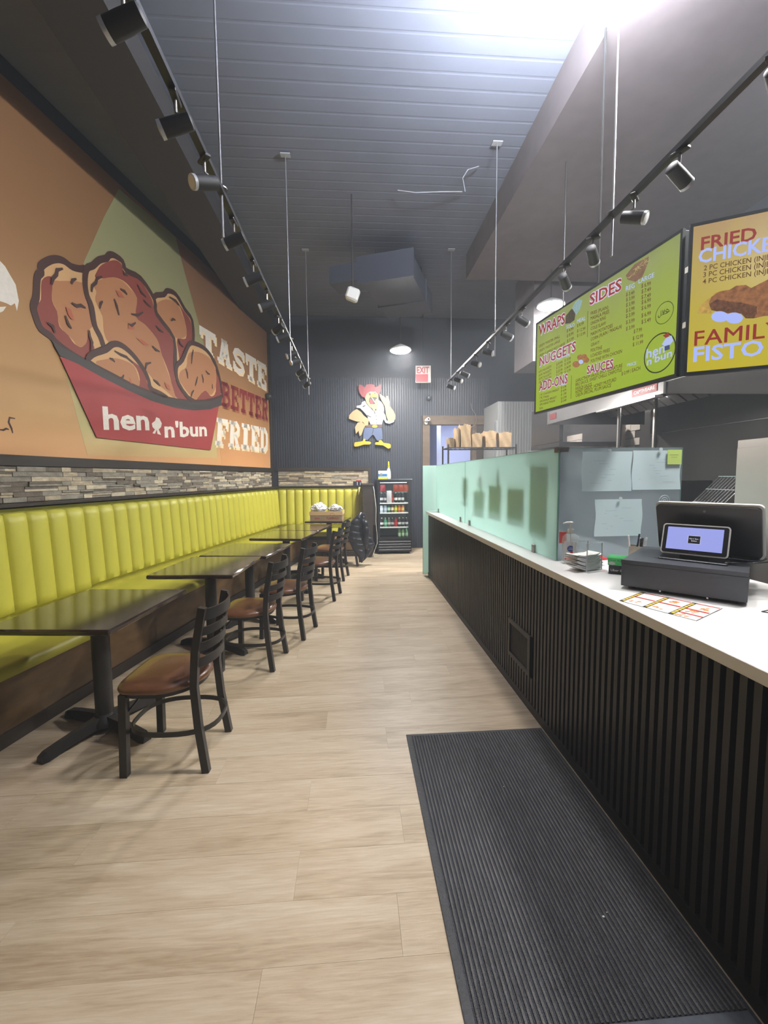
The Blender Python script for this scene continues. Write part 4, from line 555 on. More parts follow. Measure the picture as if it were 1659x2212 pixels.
# ---------------------------------------------------------------- puffer jacket over the last chair
JK = mat('black_puffer_nylon', (34,36,44), 0.34, var=0.2, scale=(8,8,8), bump=0.6, bscale=25)
jk = thing('puffer_jacket', 'black quilted puffer jacket draped over the back of the last chair', 'jacket', (.09, 7.6, 0))
JROW = [(.918,.080,.112),(.905,.06,.14),(.866,.02,.185),(.79,-.055,.204),(.69,-.118,.242),(.60,-.137,.262),(.525,-.130,.292),(.437,-.090,.330),(.361,-.060,.353),(.286,-.035,.317),(.223,.03,.279),(.16,.055,.235),(.097,.088,.178),(.058,.110,.134)]
def jrow(z):
    for (za, la, ra), (zb, lb_, rb) in zip(JROW, JROW[1:]):
        if zb <= z <= za: f = (za-z)/(za-zb); return la+(lb_-la)*f, ra+(rb-ra)*f
    return JROW[-1][1:]
from mathutils import noise as NZ
def jpanel(f0, f1, yc, th, seed):
    """a quilted panel filling the outline from fraction f0 to f1 of its width, pinched at the seams"""
    def fn(a, t):
        z = .918-.86*t; l, r = jrow(z); xa = l+(r-l)*f0; xb = l+(r-l)*f1
        seam = abs(math.sin(PI*(z+.02*math.sin(9*a))/.105))**.45
        ang = 2*PI*a; c, s_ = math.cos(ang), math.sin(ang)
        nz_ = NZ.noise(Vector((c*1.5+seed, z*9, s_*2)))
        k = (.72+.28*seam)*(1+.18*nz_); endk = min(1, (t+.02)*9)*min(1, (1.02-t)*9)
        return ((xa+xb)/2-.09 + (xb-xa)/2*math.copysign(abs(c)**.8, c)*(1+.05*nz_), yc-7.6 + th*k*endk*math.copysign(abs(s_)**.7, s_)+.015*nz_, z)
    return fn
MB().grid(jpanel(.0, .62, 7.44, .065, 1), 36, 60).build('front_panel', JK, jk, smooth=80)
MB().grid(jpanel(.50, 1.0, 7.52, .06, 5), 30, 60).build('side_panel', JK, jk, smooth=80)
def sleeve(pts, r, nm='sleeve'):
    P = []; RR = []; m = 30
    for i in range(m+1):
        u_ = i/m*(len(pts)-1); k = min(int(u_), len(pts)-2); f = u_-k
        P.append(Vector(pts[k]).lerp(Vector(pts[k+1]), f)); RR.append(r*(1-.3*i/m)*(.82+.18*abs(math.sin(i*.62))**.5)*(1 if 0 < i < m else .4))
    MB().tube(P, RR, 14).build(nm, JK, jk, smooth=80)
sleeve([(-.10, -.12, .62), (-.20, -.14, .565), (-.245, -.14, .54)], .05)
sleeve([(.09, -.19, .80), (.12, -.22, .60), (.10, -.20, .42), (.12, -.17, .30)], .055)
MB().tube([(-.02, -.20, .86), (.02, -.16, .915), (.07, -.10, .90), (.10, -.08, .84)], [.02, .032, .03, .02], 10).build('hood', JK, jk, smooth=80)

# ---------------------------------------------------------------- cardboard box and plastic bags
bx = thing('cardboard_box', 'open kraft cardboard box printed FLAMINGO in red on the corner table', 'box', (-.49, 7.90, .775), math.radians(-4))
b = MB(); t_ = .004
b.box(-.285, .285, -.19, -.186, 0, .135).box(-.285, .285, .186, .19, 0, .135).box(-.285, -.281, -.186, .186, 0, .135).box(.281, .285, -.186, .186, 0, .135).box(-.281, .281, -.186, .186, 0, .004)
b.build('tray', KRAFT, bx)
MB().box(-.295, .295, -.198, -.1905, .10, .17).box(-.295, -.286, -.19, .19, .10, .17).box(.286, .295, -.19, .19, .10, .17).build('folded_rim', mat('kraft_light', (206,176,132), .8), bx)
MF = Matrix(((1,0,0,0),(0,0,1,0),(0,1,0,0),(0,0,0,1)))
b = MB(); text(b, 'FLAMINGO', MF, .01, .025, .22, .042, .03, d=-.1906)
for q in range(14):
    a = PI*q/13; b.box(.115+.035*math.cos(a)-.003, .115+.035*math.cos(a)+.003, -.1985, -.198, .105+.03*math.sin(a), .112+.03*math.sin(a))
for x in (-.16, -.13, -.19): b.box(x-.009, x+.009, -.1912, -.1906, .03, .06)
b.build('printing', mat('box_red_ink', (168,52,40), .7), bx)
BAG = bpy.data.materials.new('white_plastic_bag'); BAG.use_nodes = True; bb = BAG.node_tree.nodes['Principled BSDF']
bb.inputs['Base Color'].default_value = (.85,.85,.86,1); bb.inputs['Roughness'].default_value = .25; bb.inputs['Transmission Weight'].default_value = .15
def bag(name, loc, rx, ry, rz_, seed, label):
    sd = seed*3.7
    def fn(a, t):
        th = 2*PI*a; f = PI*(t-.5)
        q = Vector((math.cos(f)*math.cos(th), math.cos(f)*math.sin(th), math.sin(f))); k = 1 + .34*NZ.noise(q*1.6+Vector((sd, 0, 0))) + .22*(abs(NZ.noise(q*4.2+Vector((0, sd, 0))))*-2+.5) + .12*(abs(NZ.noise(q*9+Vector((0, 0, sd))))*-2+.5)
        return (rx*k*math.cos(f)*math.cos(th), ry*k*math.cos(f)*math.sin(th), rz_*(1+ .9*(k-1))*math.sin(f)*(1 if f > 0 else .8))
    o = MB().grid(fn, 64, 40).build(name, BAG, None, smooth=60); o.location = loc; return tag(o, label, 'bag', 'plastic bags in the box')
bag('plastic_bag', (-.635, 7.90, .985), .125, .14, .095, 3, 'crumpled white plastic bag heaped at the taller end of the cardboard box')
bag('plastic_bag', (-.345, 7.89, .972), .115, .14, .075, 8, 'crumpled white plastic bag on the lower end of the cardboard box')

# ---------------------------------------------------------------- rooster cutout on the back wall
rc = thing('rooster_sign', 'painted rooster cutout in red cowboy hat and white shirt on the ribbed back wall', 'sign', (.42, 9.17, 2.2))
RCOL = {'tan': (172,146,106), 'denim': (78,92,124), 'brown': (84,66,54), 'yellow': (200,160,42), 'white': (156,162,170), 'hatred': (142,50,56), 'dark': (58,44,40), 'cream': (236,220,180)}
for nm, c, lv, pts in DATA['roo']:
    y = 9.185-9.17 - .006*lv
    MB().prism([(a-.42, z-2.2) for a, z in pts], y-.006 if lv else y-.03, y, 'y').build(nm, mat('rooster_'+c, RCOL[c], .45), rc)
MB().box(-.25, -.2, .017, .052, .4, .5).box(.15, .2, .017, .052, .4, .5).build('standoff', BLK, rc)

# ---------------------------------------------------------------- beverage fridge
FX0, FX1, FY0, FY1, FZ = .462, 1.145, 8.52, 9.19, 1.49
fr = thing('beverage_fridge', 'black glass-door beverage fridge with white shelves against the back wall', 'fridge', ((FX0+FX1)/2, (FY0+FY1)/2, 0))
hx = (FX1-FX0)/2; hy = (FY1-FY0)/2
INT = mat('fridge_liner', (188,194,190), .5); BL2 = mat('fridge_black_enamel', (30,32,36), .3)
b = MB(); b.box(-hx, -hx+.035, -hy+.05, hy, .04, FZ).box(hx-.035, hx, -hy+.05, hy, .04, FZ).box(-hx+.035, hx-.035, hy-.03, hy, .04, FZ).box(-hx+.035, hx-.035, -hy+.05, hy-.03, FZ-.05, FZ).box(-hx+.035, hx-.035, -hy+.05, hy-.03, .04, .29)
b.build('cabinet', BL2, fr)
b = MB(); b.box(-hx+.036, -hx+.042, -hy+.06, hy-.036, .295, FZ-.055).box(hx-.042, hx-.036, -hy+.06, hy-.036, .295, FZ-.055).box(-hx+.042, hx-.042, hy-.036, hy-.031, .295, FZ-.055); b.build('liner', INT, fr)
dr = MB().box(-hx, -hx+.045, -hy, -hy+.045, .31, FZ-.01).box(hx-.06, hx, -hy, -hy+.045, .31, FZ-.01).box(-hx+.045, hx-.06, -hy, -hy+.045, FZ-.055, FZ-.01).box(-hx+.045, hx-.06, -hy, -hy+.045, .31, .345).build('door', BL2, fr)
GL = bpy.data.materials.new('clear_glass'); GL.use_nodes = True; nt = GL.node_tree; nt.nodes.remove(nt.nodes['Principled BSDF'])
tr = nt.nodes.new('ShaderNodeBsdfTransparent'); gs = nt.nodes.new('ShaderNodeBsdfGlossy'); gs.inputs['Roughness'].default_value = .05; mx = nt.nodes.new('ShaderNodeMixShader'); lw_ = nt.nodes.new('ShaderNodeLayerWeight'); fz = nt.nodes.new('ShaderNodeMath'); fz.operation = 'POWER'; fz.inputs[1].default_value = 3.0; nt.links.new(lw_.outputs['Facing'], fz.inputs[0])
tr.inputs[0].default_value = (.98,.99,.985,1); nt.links.new(fz.outputs[0], mx.inputs[0]); nt.links.new(tr.outputs[0], mx.inputs[1]); nt.links.new(gs.outputs[0], mx.inputs[2]); nt.links.new(mx.outputs[0], nt.nodes['Material Output'].inputs[0])
MB().box(-hx+.046, hx-.061, -hy+.018, -hy+.022, .346, FZ-.056).build('pane', GL, dr)
MB().box(-hx, hx+.01, -hy-.015, -hy+.02, FZ, FZ+.012).build('top_trim', CHROME, fr)
for z in (.58, .90, 1.07)[::1]:
    pass
SHZ = (.545, .835, 1.03)
SHW = mat('fridge_shelf_white', (238,242,242), .4)
for z in SHZ: MB().box(-hx+.045, hx-.065, -hy+.05, -hy+.055, z-.022, z).box(-hx+.045, hx-.065, -hy+.055, hy-.05, z-.006, z).build('shelf', SHW, fr)
for i in range(4): MB().box(-hx+.02, hx-.02, -hy+.0, -hy+.03, .075+i*.055, .098+i*.055, bev=.003).build('grille_bar', mat('grille_grey', (88,90,96), .4), fr)
MB().box(-hx+.01, hx-.01, -hy+.035, -hy+.049, .05, .30).build('grille_back', BL2, fr)
b = MB()
for sx in (-1, 1):
    for sy in (-1, 1): b.lathe([(.02, 0), (.02, .04)], 8, Matrix.Translation((sx*(hx-.05), sy*(hy-.1), 0)))
b.build('feet', BL2, fr)
# fridge light is a real strip inside the cabinet
MB().box(-hx+.06, hx-.09, -hy+.062, -hy+.075, FZ-.062, FZ-.054).box(-hx+.0425, -hx+.048, -hy+.062, -hy+.068, .35, FZ-.08).box(hx-.048, hx-.0425, -hy+.062, -hy+.068, .35, FZ-.08).build('light_strip', mat('fridge_led', (235,245,255), emis=9.0), fr)
cx, cy = (FX0+FX1)/2, (FY0+FY1)/2
def bottle(h, r, col, lab, nm='soda_bottle', can=False, label='', group='', cat='bottle'):
    t = thing(nm, label, cat, group=group)
    if can: MB().lathe([(r*.85, 0), (r, .01), (r, h-.015), (r*.82, h)], 12).build('body', mat('drink_%d_%d_%d' % col, col, .25, .3), t, smooth=50); MB().lathe([(r+.0008, h*.3), (r+.0008, h*.7)], 12).build('label_band', mat('drink_%d_%d_%d' % lab, lab, .35), t, smooth=50)
    else:
        MB().lathe([(r*.9, 0), (r, .01), (r, h*.62), (r*.8, h*.72), (r*.36, h*.86), (r*.36, h*.93)], 12).build('body', mat('drink_%d_%d_%d' % col, col, .12), t, smooth=50)
        MB().lathe([(r+.0008, h*.25), (r+.0008, h*.5)], 12).build('label_band', mat('drink_%d_%d_%d' % lab, lab, .4), t, smooth=50)
        MB().lathe([(r*.45, h*.931), (r*.45, h)], 10).build('cap', mat('drink_%d_%d_%d' % lab, lab, .4), t, smooth=50)
    return t
rows = [(SHZ[2], [((40,40,44),(200,205,210)), ((60,64,70),(190,190,196)), None, ((120,60,50),(170,60,50)), ((36,30,30),(225,225,225)), ((36,36,38),(205,215,210)), ((40,44,46),(190,200,200))], .2, .033, False, 'soda bottle on the top fridge shelf'),
        (SHZ[1], [((190,205,220),(225,235,240)), ((170,190,210),(200,215,230)), ((30,110,70),(200,230,210)), ((120,84,64),(230,220,190)), ((150,180,60),(220,210,80)), ((190,96,50),(220,150,60)), ((200,120,60),(210,190,100))], .14, .033, True, 'drink can on the second fridge shelf'),
        (SHZ[0], [((40,34,36),(225,225,225)), ((60,150,110),(180,220,200)), ((90,90,84),(210,214,206)), ((60,56,54),(180,180,180)), ((160,44,50),(190,70,70)), ((46,40,40),(220,220,220)), ((36,36,40),(170,190,180)), ((34,34,38),(200,200,205))], .18, .034, False, 'soda bottle on the third fridge shelf'),
        (.297, [None]*5+[((110,160,110),(190,220,180)), ((120,170,120),(200,225,190)), ((110,165,115),(190,215,180))], .24, .032, False, 'green bottle at the bottom of the fridge')]
NAMES = {0:'dark',1:'grey',2:'green',3:'brown',4:'red'}
pos = ['against the hinge side', 'next to the one by the hinge', 'third along', 'fourth along', 'fifth along', 'sixth along', 'seventh along', 'at the handle end']
for z, lst, h, r, can, lb in rows:
    step = (2*hx-.19)/max(7, len(lst)-1 if len(lst) > 7 else 6.2)
    for i, it in enumerate(lst):
        if not it: continue
        o = bottle(h, r, it[0], it[1], 'drink_can' if can else 'soda_bottle', can, lb + ', ' + pos[i], lb.replace(' on', 's on', 1).replace(' at', 's at', 1), 'can' if can else 'bottle')
        o.location = (FX0+.09+i*step, FY0+.11, z+.001)
def slabthing(name, label, cat, loc, parts, rz=0, group=None):
    t = thing(name, label, cat, loc, rz, group)
    for nm, m, bxs in parts:
        b = MB()
        for q in bxs: b.box(*q)
        b.build(nm, m, t)
    return t
# crisps / snack pouches in the top of the fridge
for i, (x, c, lb) in enumerate(((.58, (206,70,84), 'pink snack pouch propped at the top of the fridge'), (.70, (205,205,212), 'white snack pouch with red print inside the fridge door'), (.84, (196,80,50), 'orange-red snack packet on the upper fridge rack'), (.945, (206,84,56), 'red snack packet beside the orange one on the upper fridge rack'), (1.05, (200,96,66), 'salmon snack packet at the handle end of the upper fridge rack'))):
    z = 1.032 if i == 1 else 1.25
    def pouch(a, t, s_=i): return ((a-.5)*.10, -.018*math.sin(PI*a)*math.sin(PI*t)*(1), t*(.24 if s_ == 1 else .14))
    o = MB().grid(pouch, 8, 8).grid(lambda a, t, s_=i: ((a-.5)*.10, .018*math.sin(PI*a)*math.sin(PI*t)+.001, t*(.24 if s_ == 1 else .14)), 8, 8).build('snack_pouch', mat('pouch_%d' % i, c, .35), None, smooth=60)
    o.location = (x, FY0+.064 if i == 1 else FY0+.16, z); tag(o, lb, 'snack packet')
slabthing('fridge_rack', 'thin wire rack near the top inside the beverage fridge', 'rack', (cx, cy, 1.235), [('wires', CHROME, [(-hx+.045, hx-.065, -.25+i*.05, -.247+i*.05, 0, .004) for i in range(10)])])
# on top of the fridge
t = thing('spray_bottle', 'clear spray bottle with yellow trigger on top of the beverage fridge', 'bottle', (.70, 8.66, FZ+.013))
MB().lathe([(.042, 0), (.045, .01), (.045, .13), (.036, .17), (.018, .225)], 16).build('body', mat('clear_bottle_plastic', (200,214,214), .15), t, smooth=50)
MB().lathe([(.0455, .02), (.0455, .10)], 16).build('label_band', mat('spray_label', (214,196,186), .5), t, smooth=50)
b = MB(); b.lathe([(.02, .226), (.02, .265)], 12); b.box(-.014, .014, -.05, .022, .266, .31, bev=.006); b.lathe([(.012, .31), (.016, .33), (.008, .352)], 10); b.tube([(0, -.03, .27), (0, -.045, .235)], .005, 6); b.build('trigger', mat('spray_yellow', (228,226,40), .4), t, smooth=40)
t = thing('wipes_box', 'white blue and yellow carton on top of the beverage fridge', 'box', (.575, 8.64, FZ+.013))
MB().box(-.085, .085, -.05, .05, 0, .165, bev=.002).build('carton', WHITE, t)
MB().box(-.0855, .0855, -.0505, .0505, .05, .105).build('blue_print', mat('carton_blue', (36,110,180), .5), t); MB().box(-.0857, .0857, -.0507, .0507, .004, .045).build('yellow_print', mat('carton_yellow', (228,222,60), .5), t)
MB().lathe([(.03, -.0012), (.03, 0)], 14, Matrix.Translation((-.03, -.0512, .09)) @ Matrix.Rotation(-PI/2, 4, 'X')).build('emblem', mat('carton_grey', (120,130,130), .5), t)
t = thing('device_package', 'small black and red retail package on the banquette ledge by the half wall', 'package', (.085, 9.13, 1.3668))
MB().box(-.10, .075, -.04, .04, 0, .09, bev=.003).build('carton', mat('package_black', (34,34,42), .4), t); MB().box(-.04, .07, -.041, .041, .091, .115).build('red_top', mat('package_red', (150,40,44), .4), t); MB().box(-.02, .0, -.0415, -.0405, .01, .08).box(.045, .06, -.0415, -.0405, .01, .07).build('window_strip', mat('package_grey', (150,154,176), .4), t)
cd = MB().tube([(.372, 8.30, 1.37), (.385, 8.28, 1.30), (.42, 8.25, .95), (.41, 8.22, .70), (.43, 8.20, .45), (.43, 8.18, .28), (.36, 8.14, .10), (.32, 8.12, .012), (.42, 8.16, .010), (.50, 8.3, .012)], .006, 6).build('power_cord', mat('white_cord', (205,203,196), .5), None, smooth=60)
tag(cd, 'white power cord running down the end of the half wall', 'cord')
# ---------------------------------------------------------------- counter
CX, CTZ = 1.138, 1.015
CY0, CY1 = -0.6, 6.57
QTZ = mat('white_quartz', (236,236,236), .28, var=.06, scale=(2.2,1.1,2), detail=8)
ct = thing('service_counter', 'long service counter clad in dark vertical slats along the aisle', 'counter', (1.6, 3.0, 0))
IB = Matrix.Translation((-1.6, -3.0, 0))
MB(IB).box(CX+.02, 1.95, CY0, CY1, .0, .972).build('carcass', mat('counter_black_backing', (16,15,15), .7), ct)
MB(IB).box(CX-.004, CX+.0195, CY0, CY1, .0, .055).build('toe_board', mat('counter_toe_black', (30,28,27), .5), ct)
SLM = mat('counter_slat_brown_black', (42,38,35), .42, var=.15, scale=(6,6,1.5))
VY0, VY1, VZ0, VZ1 = 2.655, 3.055, .23, .505
sl0 = {}
def slat(z0, z1):
    k = (round(z0, 3), round(z1, 3))
    if k not in sl0: o = MB().box(-.002, .019, 0, .025, z0, z1).build('slat', SLM, ct); sl0[k] = o
    else: o = sl0[k].copy(); COL.objects.link(o); o.parent = ct
    return o
y = CY0 + .004
while y + .025 < CY1:
    segs = [(.058, .970)]
    if VY0 - .025 < y < VY1: segs = [(.058, VZ0-.001), (VZ1+.001, .970)]
    for a, c in segs: slat(a, c).location = (CX-1.6, y-3.0, 0)
    y += .0468
MB(IB).box(CX-.012, CX+.018, VY0, VY1, VZ0, VZ0+.03).box(CX-.012, CX+.018, VY0, VY1, VZ1-.03, VZ1).box(CX-.012, CX+.018, VY0, VY0+.035, VZ0+.03, VZ1-.03).box(CX-.012, CX+.018, VY1-.035, VY1, VZ0+.03, VZ1-.03).build('vent_frame', mat('vent_black', (40,36,33), .45), ct)
b = MB(IB); yy = VY0+.04
while yy < VY1-.04: b.box(CX-.004, CX+.01, yy, yy+.006, VZ0+.03, VZ1-.03); yy += .014
b.build('vent_grille', mat('vent_black', (40,36,33), .45), ct)
MB(IB).box(1.105, 2.0, CY0, CY1+.02, .973, CTZ, bev=.002).build('worktop', QTZ, ct)
# thin grey veins
rv = random.Random(5)
b = MB(IB)
for k in range(46):
    x, y = rv.uniform(1.13, 1.85), rv.uniform(0.7, 6.4); a = rv.uniform(-.9, .3); pts = []
    for q in range(6): pts.append((x, y)); x += .035*math.cos(a); y += .035*math.sin(a); a += rv.uniform(-.5, .5)
    for p in ribbon([p for p in pts if 1.11 < p[0] < 1.95] or pts, rv.uniform(.0008, .0022)): b.prism(p, CTZ+.0001, CTZ+.0003)
b.build('stone_veins', mat('quartz_vein', (208,208,212), .3), ct, kind='stuff')

# frosted glass
def frosted(name, col, dark, frost, rough, tint):
    m = bpy.data.materials.new(name); m.use_nodes = True; nt = m.node_tree; N = nt.nodes; L = nt.links; N.remove(N['Principled BSDF'])
    rf = N.new('ShaderNodeBsdfRefraction'); rf.inputs['Roughness'].default_value = rough; rf.inputs['IOR'].default_value = 1.12; rf.inputs[0].default_value = rgb(*tint)
    tl = N.new('ShaderNodeBsdfTranslucent'); tl.inputs[0].default_value = rgb(*col); df = N.new('ShaderNodeBsdfDiffuse'); df.inputs[0].default_value = rgb(*col)
    gl = N.new('ShaderNodeBsdfGlossy'); gl.inputs['Roughness'].default_value = .2
    m1 = N.new('ShaderNodeMixShader'); m1.inputs[0].default_value = .72; L.new(df.outputs[0], m1.inputs[1]); L.new(tl.outputs[0], m1.inputs[2])
    m2 = N.new('ShaderNodeMixShader'); m2.inputs[0].default_value = frost; L.new(rf.outputs[0], m2.inputs[1]); L.new(m1.outputs[0], m2.inputs[2])
    m3 = N.new('ShaderNodeMixShader'); m3.inputs[0].default_value = .05; L.new(m2.outputs[0], m3.inputs[1]); L.new(gl.outputs[0], m3.inputs[2])
    # real panes let light through rather than throwing solid shadows
    L.new(m3.outputs[0], N['Material Output'].inputs[0]); return m
FG = frosted('frosted_green_glass', (226,250,245), 0, .86, .26, (214,240,232))
FG2 = frosted('frosted_grey_glass', (184,192,198), 0, .52, .22, (206,214,218))
EDGE = mat('glass_edge_green', (120,176,160), .2, coat=.3)
GX, GT, GB = 1.25, 1.715, 1.018
panes = [(2.572, 4.787, 'large frosted green glass screen with papers behind, joining the corner bracket'), (4.795, 6.50, 'frosted green glass screen toward the far end of the counter')]
for a, c, lb in panes:
    t = thing('glass_screen', lb, 'glass screen', (GX, (a+c)/2, GB), group='glass screens on the counter')
    hl = (c-a)/2
    MB().box(0, .009, -hl+.002, hl-.002, 0.001, GT-GB-.002).build('pane', FG, t)
    MB().box(-.0005, .0095, -hl, -hl+.0018, 0, GT-GB).box(-.0005, .0095, -hl+.002, hl, GT-GB-.0018, GT-GB).build('polished_edge', EDGE, t)
t = thing('glass_screen', 'frosted grey glass screen set across the counter with sheets of paper taped on', 'glass screen', (1.65, 2.567, GB), group='glass screens on the counter')
MB().box(-.392, .391, 0, .009, .001, GT-GB-.002).build('pane', FG2, t); MB().box(-.392, .393, -.0005, .0095, GT-GB-.0018, GT-GB).box(.3912, .393, -.0005, .0095, 0, GT-GB-.002).build('polished_edge', EDGE, t)
t = thing('glass_screen', 'frosted green glass end panel reaching the floor at the far end of the counter', 'glass screen', (1.5, 6.60, 0), group='glass screens on the counter')
MB().box(-.44, .5, 0, .009, .02, GT).build('pane', FG, t); MB().box(-.442, -.4401, 0, .009, .02, GT).build('polished_edge', EDGE, t)
cl = None
for i, (x, y, lb) in enumerate(((GX, 6.30, 'steel glass clamp at the far end of the counter'), (GX, 4.98, 'steel glass clamp just past the joint of the two green panes'), (GX, 4.58, 'steel glass clamp just before the joint of the two green panes'), (GX, 2.90, 'steel glass clamp on the worktop by the hand sanitizer end'))):
    if cl is None:
        cl = thing('glass_clamp', lb, 'clamp', (x, y, CTZ+.0005), group='glass clamps on the worktop'); MB().box(-.012, -.0015, -.022, .022, 0, .055, bev=.002).build('jaw', STEEL, cl); MB().box(.0105, .022, -.022, .022, 0, .055, bev=.002).build('jaw', STEEL, cl); MB().box(-.012, .022, -.022, .022, 0, .002).build('foot', STEEL, cl)
    else: dup(cl, (x, y, CTZ+.0005), 0, lb)
t = thing('corner_bracket', 'square metal bracket joining the two glass screens at the top corner', 'bracket', (GX, 2.575, 1.69))
MB().box(-.003, -.0012, -.0, .05, 0, .028).box(.0105, .012, .0105, .05, 0, .028).box(-.003, .012, 0, .05, .0265, .029).build('plate', mat('bronze_bracket', (92,76,70), .4, .5), t)
MB().box(.0, .06, -.0115, -.0095, 0, .028).box(0, .06, -.0095, .004, .0265, .029).build('plate', STEEL, t)
# papers hanging behind the green glass
def paper_mat(name, col):
    m = bpy.data.materials.new(name); m.use_nodes = True; nt = m.node_tree; N = nt.nodes; N.remove(N['Principled BSDF'])
    a = N.new('ShaderNodeBsdfDiffuse'); b_ = N.new('ShaderNodeBsdfTranslucent'); x = N.new('ShaderNodeMixShader'); x.inputs[0].default_value = .55
    a.inputs[0].default_value = rgb(*col); b_.inputs[0].default_value = rgb(*col); nt.links.new(a.outputs[0], x.inputs[1]); nt.links.new(b_.outputs[0], x.inputs[2]); nt.links.new(x.outputs[0], N['Material Output'].inputs[0]); return m
PAP = paper_mat('back_of_paper_olive', (196,204,180)); PAPL = paper_mat('back_of_paper_pale', (220,228,214))
for i, (y0, y1, z0, z1, lb) in enumerate(((2.74, 3.02, 1.14, 1.62, 'wide sheet hanging behind the green glass by the corner bracket'), (3.13, 3.47, 1.19, 1.47, 'square grey sheet taped behind the middle of the green glass'), (3.62, 3.95, 1.20, 1.49, 'olive sheet taped behind the green glass, beside the square one'), (4.08, 4.45, 1.19, 1.44, 'pale olive sheet behind the green glass toward the joint'), (4.70, 4.90, 1.27, 1.58, 'narrow olive sheet covering the joint of the green glass'))):
    o = MB().box(GX+.022+.006*i, GX+.023+.006*i, y0, y1, z0, z1).build('taped_sheet', PAP if i in (1, 2, 4) else PAPL); tag(o, lb, 'paper', 'sheets behind the green glass')
o = MB().box(GX+.046, GX+.052, 3.70, 3.76, 1.49, 1.60).box(GX+.046, GX+.052, 3.705, 3.735, 1.601, 1.64).build('ladle', mat('utensil_olive', (90,96,70), .6)); tag(o, 'dark utensil upright behind the olive sheet', 'utensil')
o = MB().box(GX+.046, GX+.054, 4.20, 4.27, 1.46, 1.58).build('red_tag', mat('tag_red', (200,90,110), .6)); tag(o, 'pinkish red tag behind the green glass', 'tag')
# sheets on the cross screen
SHEET = mat('pale_blue_sheet', (208,230,236), .75); GRY = mat('faint_print', (160,184,194), .75)
Y2 = 2.5665
def sheet(x0, x1, z0, z1, lb, seed):
    t = thing('paper_sheet', lb, 'paper', ((x0+x1)/2, Y2-.001, z0), group='sheets of paper on the cross screen'); w_ = (x1-x0)/2; h = z1-z0
    MB().grid(lambda a, q: ((a-.5)*2*w_ + .004*math.sin(7*q+seed), -.0015-.004*(1-q)*abs(math.sin(3*a+seed)), q*h), 12, 8).build('sheet', SHEET, t, smooth=80)
    b = MB(); r_ = random.Random(seed)
    for k in range(9):
        x = r_.uniform(-.8, .3)*w_; b.box(x, x+r_.uniform(.05, .5)*w_, -.0062, -.006, h*(.2+.07*k), h*(.2+.07*k)+.0015)
    b.build('faint_print', GRY, t)
sheet(1.393, 1.711, 1.449, 1.692, 'pale blue paper sheet high on the cross screen beside the corner bracket', 1)
sheet(1.717, 2.030, 1.455, 1.697, 'pale blue paper sheet on the cross screen carrying the sticky note', 2)
sheet(1.487, 1.790, 1.168, 1.398, 'pale blue paper sheet with curled edges, below the upper two', 4)
t = thing('sticky_note', 'yellow-green sticky note at the top corner of the cross screen', 'note', (1.983, Y2-.008, 1.61)); MB().box(-.045, .047, -.0015, 0, 0, .09).build('note', mat('sticky_lime', (206,232,128), .7), t)
b = MB(); text(b, 'CALL BACK', MF, -.03, .058, .06, .006, .0, d=-.0018); text(b, 'LATER', MF, -.015, .042, .03, .006, .0, d=-.0018); 
t2 = MB().box(-.03, .025, -.0018, -.0016, .058, .0595).box(-.022, .018, -.0018, -.0016, .044, .0455).build('handwriting', mat('pen_grey', (120,140,100), .7), t)
o = MB().box(1.90, 1.955, Y2-.0015, Y2-.0008, 1.345, 1.36).build('green_sticker', mat('sticker_green', (126,206,130), .6)); o.location.z = -.055; tag(o, 'short green sticker above the rear display on the cross screen', 'sticker')
o = MB().box(1.262, 1.31, Y2-.0015, Y2-.0008, 1.13, 1.20).build('red_sticker', mat('sticker_red', (214,84,80), .6)); tag(o, 'red sticker on the cross screen behind the sanitizer bottle', 'sticker')
t = thing('suction_cup', 'clear round suction cup on the cross screen', 'suction cup', (1.935, Y2-.001, 1.385))
MX90 = Matrix.Rotation(PI/2, 4, 'X')
b = MB(MX90); 
for r_ in (.034, .020, .008): b.tube([(r_*math.cos(2*PI*q/24), r_*math.sin(2*PI*q/24), .002) for q in range(24)], .0014, 5, closed=True)
b.build('rings', mat('cup_rim', (214,226,230), .3), t, smooth=60); MB(MX90).lathe([(.033, .0005), (.02, .004), (.006, .007), (.004, .014)], 20).build('cup', GL, t, smooth=60)
for i, (x, z) in enumerate(((1.565, 1.698), (1.893, 1.703), (1.645, 1.402))):
    o = MB(Matrix.Translation((x, Y2-.008, z)) @ MX90).lathe([(.011, 0), (.011, .003)], 16).build('round_magnet', mat('cup_rim', (214,226,230), .3), None, smooth=40)
    tag(o, ('small round clip holding the paper sheet beside the corner bracket', 'small round clip holding the sheet with the sticky note', 'small round clip holding the lower curled sheet')[i], 'clip', 'round clips on the cross screen')

# ---------------------------------------------------------------- things on the worktop
Z0 = CTZ + .0006
t = thing('sanitizer_bottle', 'clear pump bottle of hand sanitizer with a blue and white label', 'bottle', (1.300, 2.495, Z0), math.radians(-25))
CP = GL.copy(); CP.name = 'clear_plastic'; nt = CP.node_tree
dfc = nt.nodes.new('ShaderNodeBsdfDiffuse'); dfc.inputs[0].default_value = (.8,.84,.85,1); m9 = nt.nodes.new('ShaderNodeMixShader'); m9.inputs[0].default_value = .25
nt.links.new([n for n in nt.nodes if n.type == 'MIX_SHADER' and n != m9][0].outputs[0], m9.inputs[1]); nt.links.new(dfc.outputs[0], m9.inputs[2]); nt.links.new(m9.outputs[0], nt.nodes['Material Output'].inputs[0])
MB().lathe([(.044, 0), (.048, .006), (.048, .15), (.044, .168), (.026, .182), (.016, .186)], 24, sx=1, sy=.62).build('body', CP, t, smooth=50)
MB().lathe([(.017, .187), (.018, .20), (.018, .208)], 18).build('collar', WHITE, t, smooth=40)
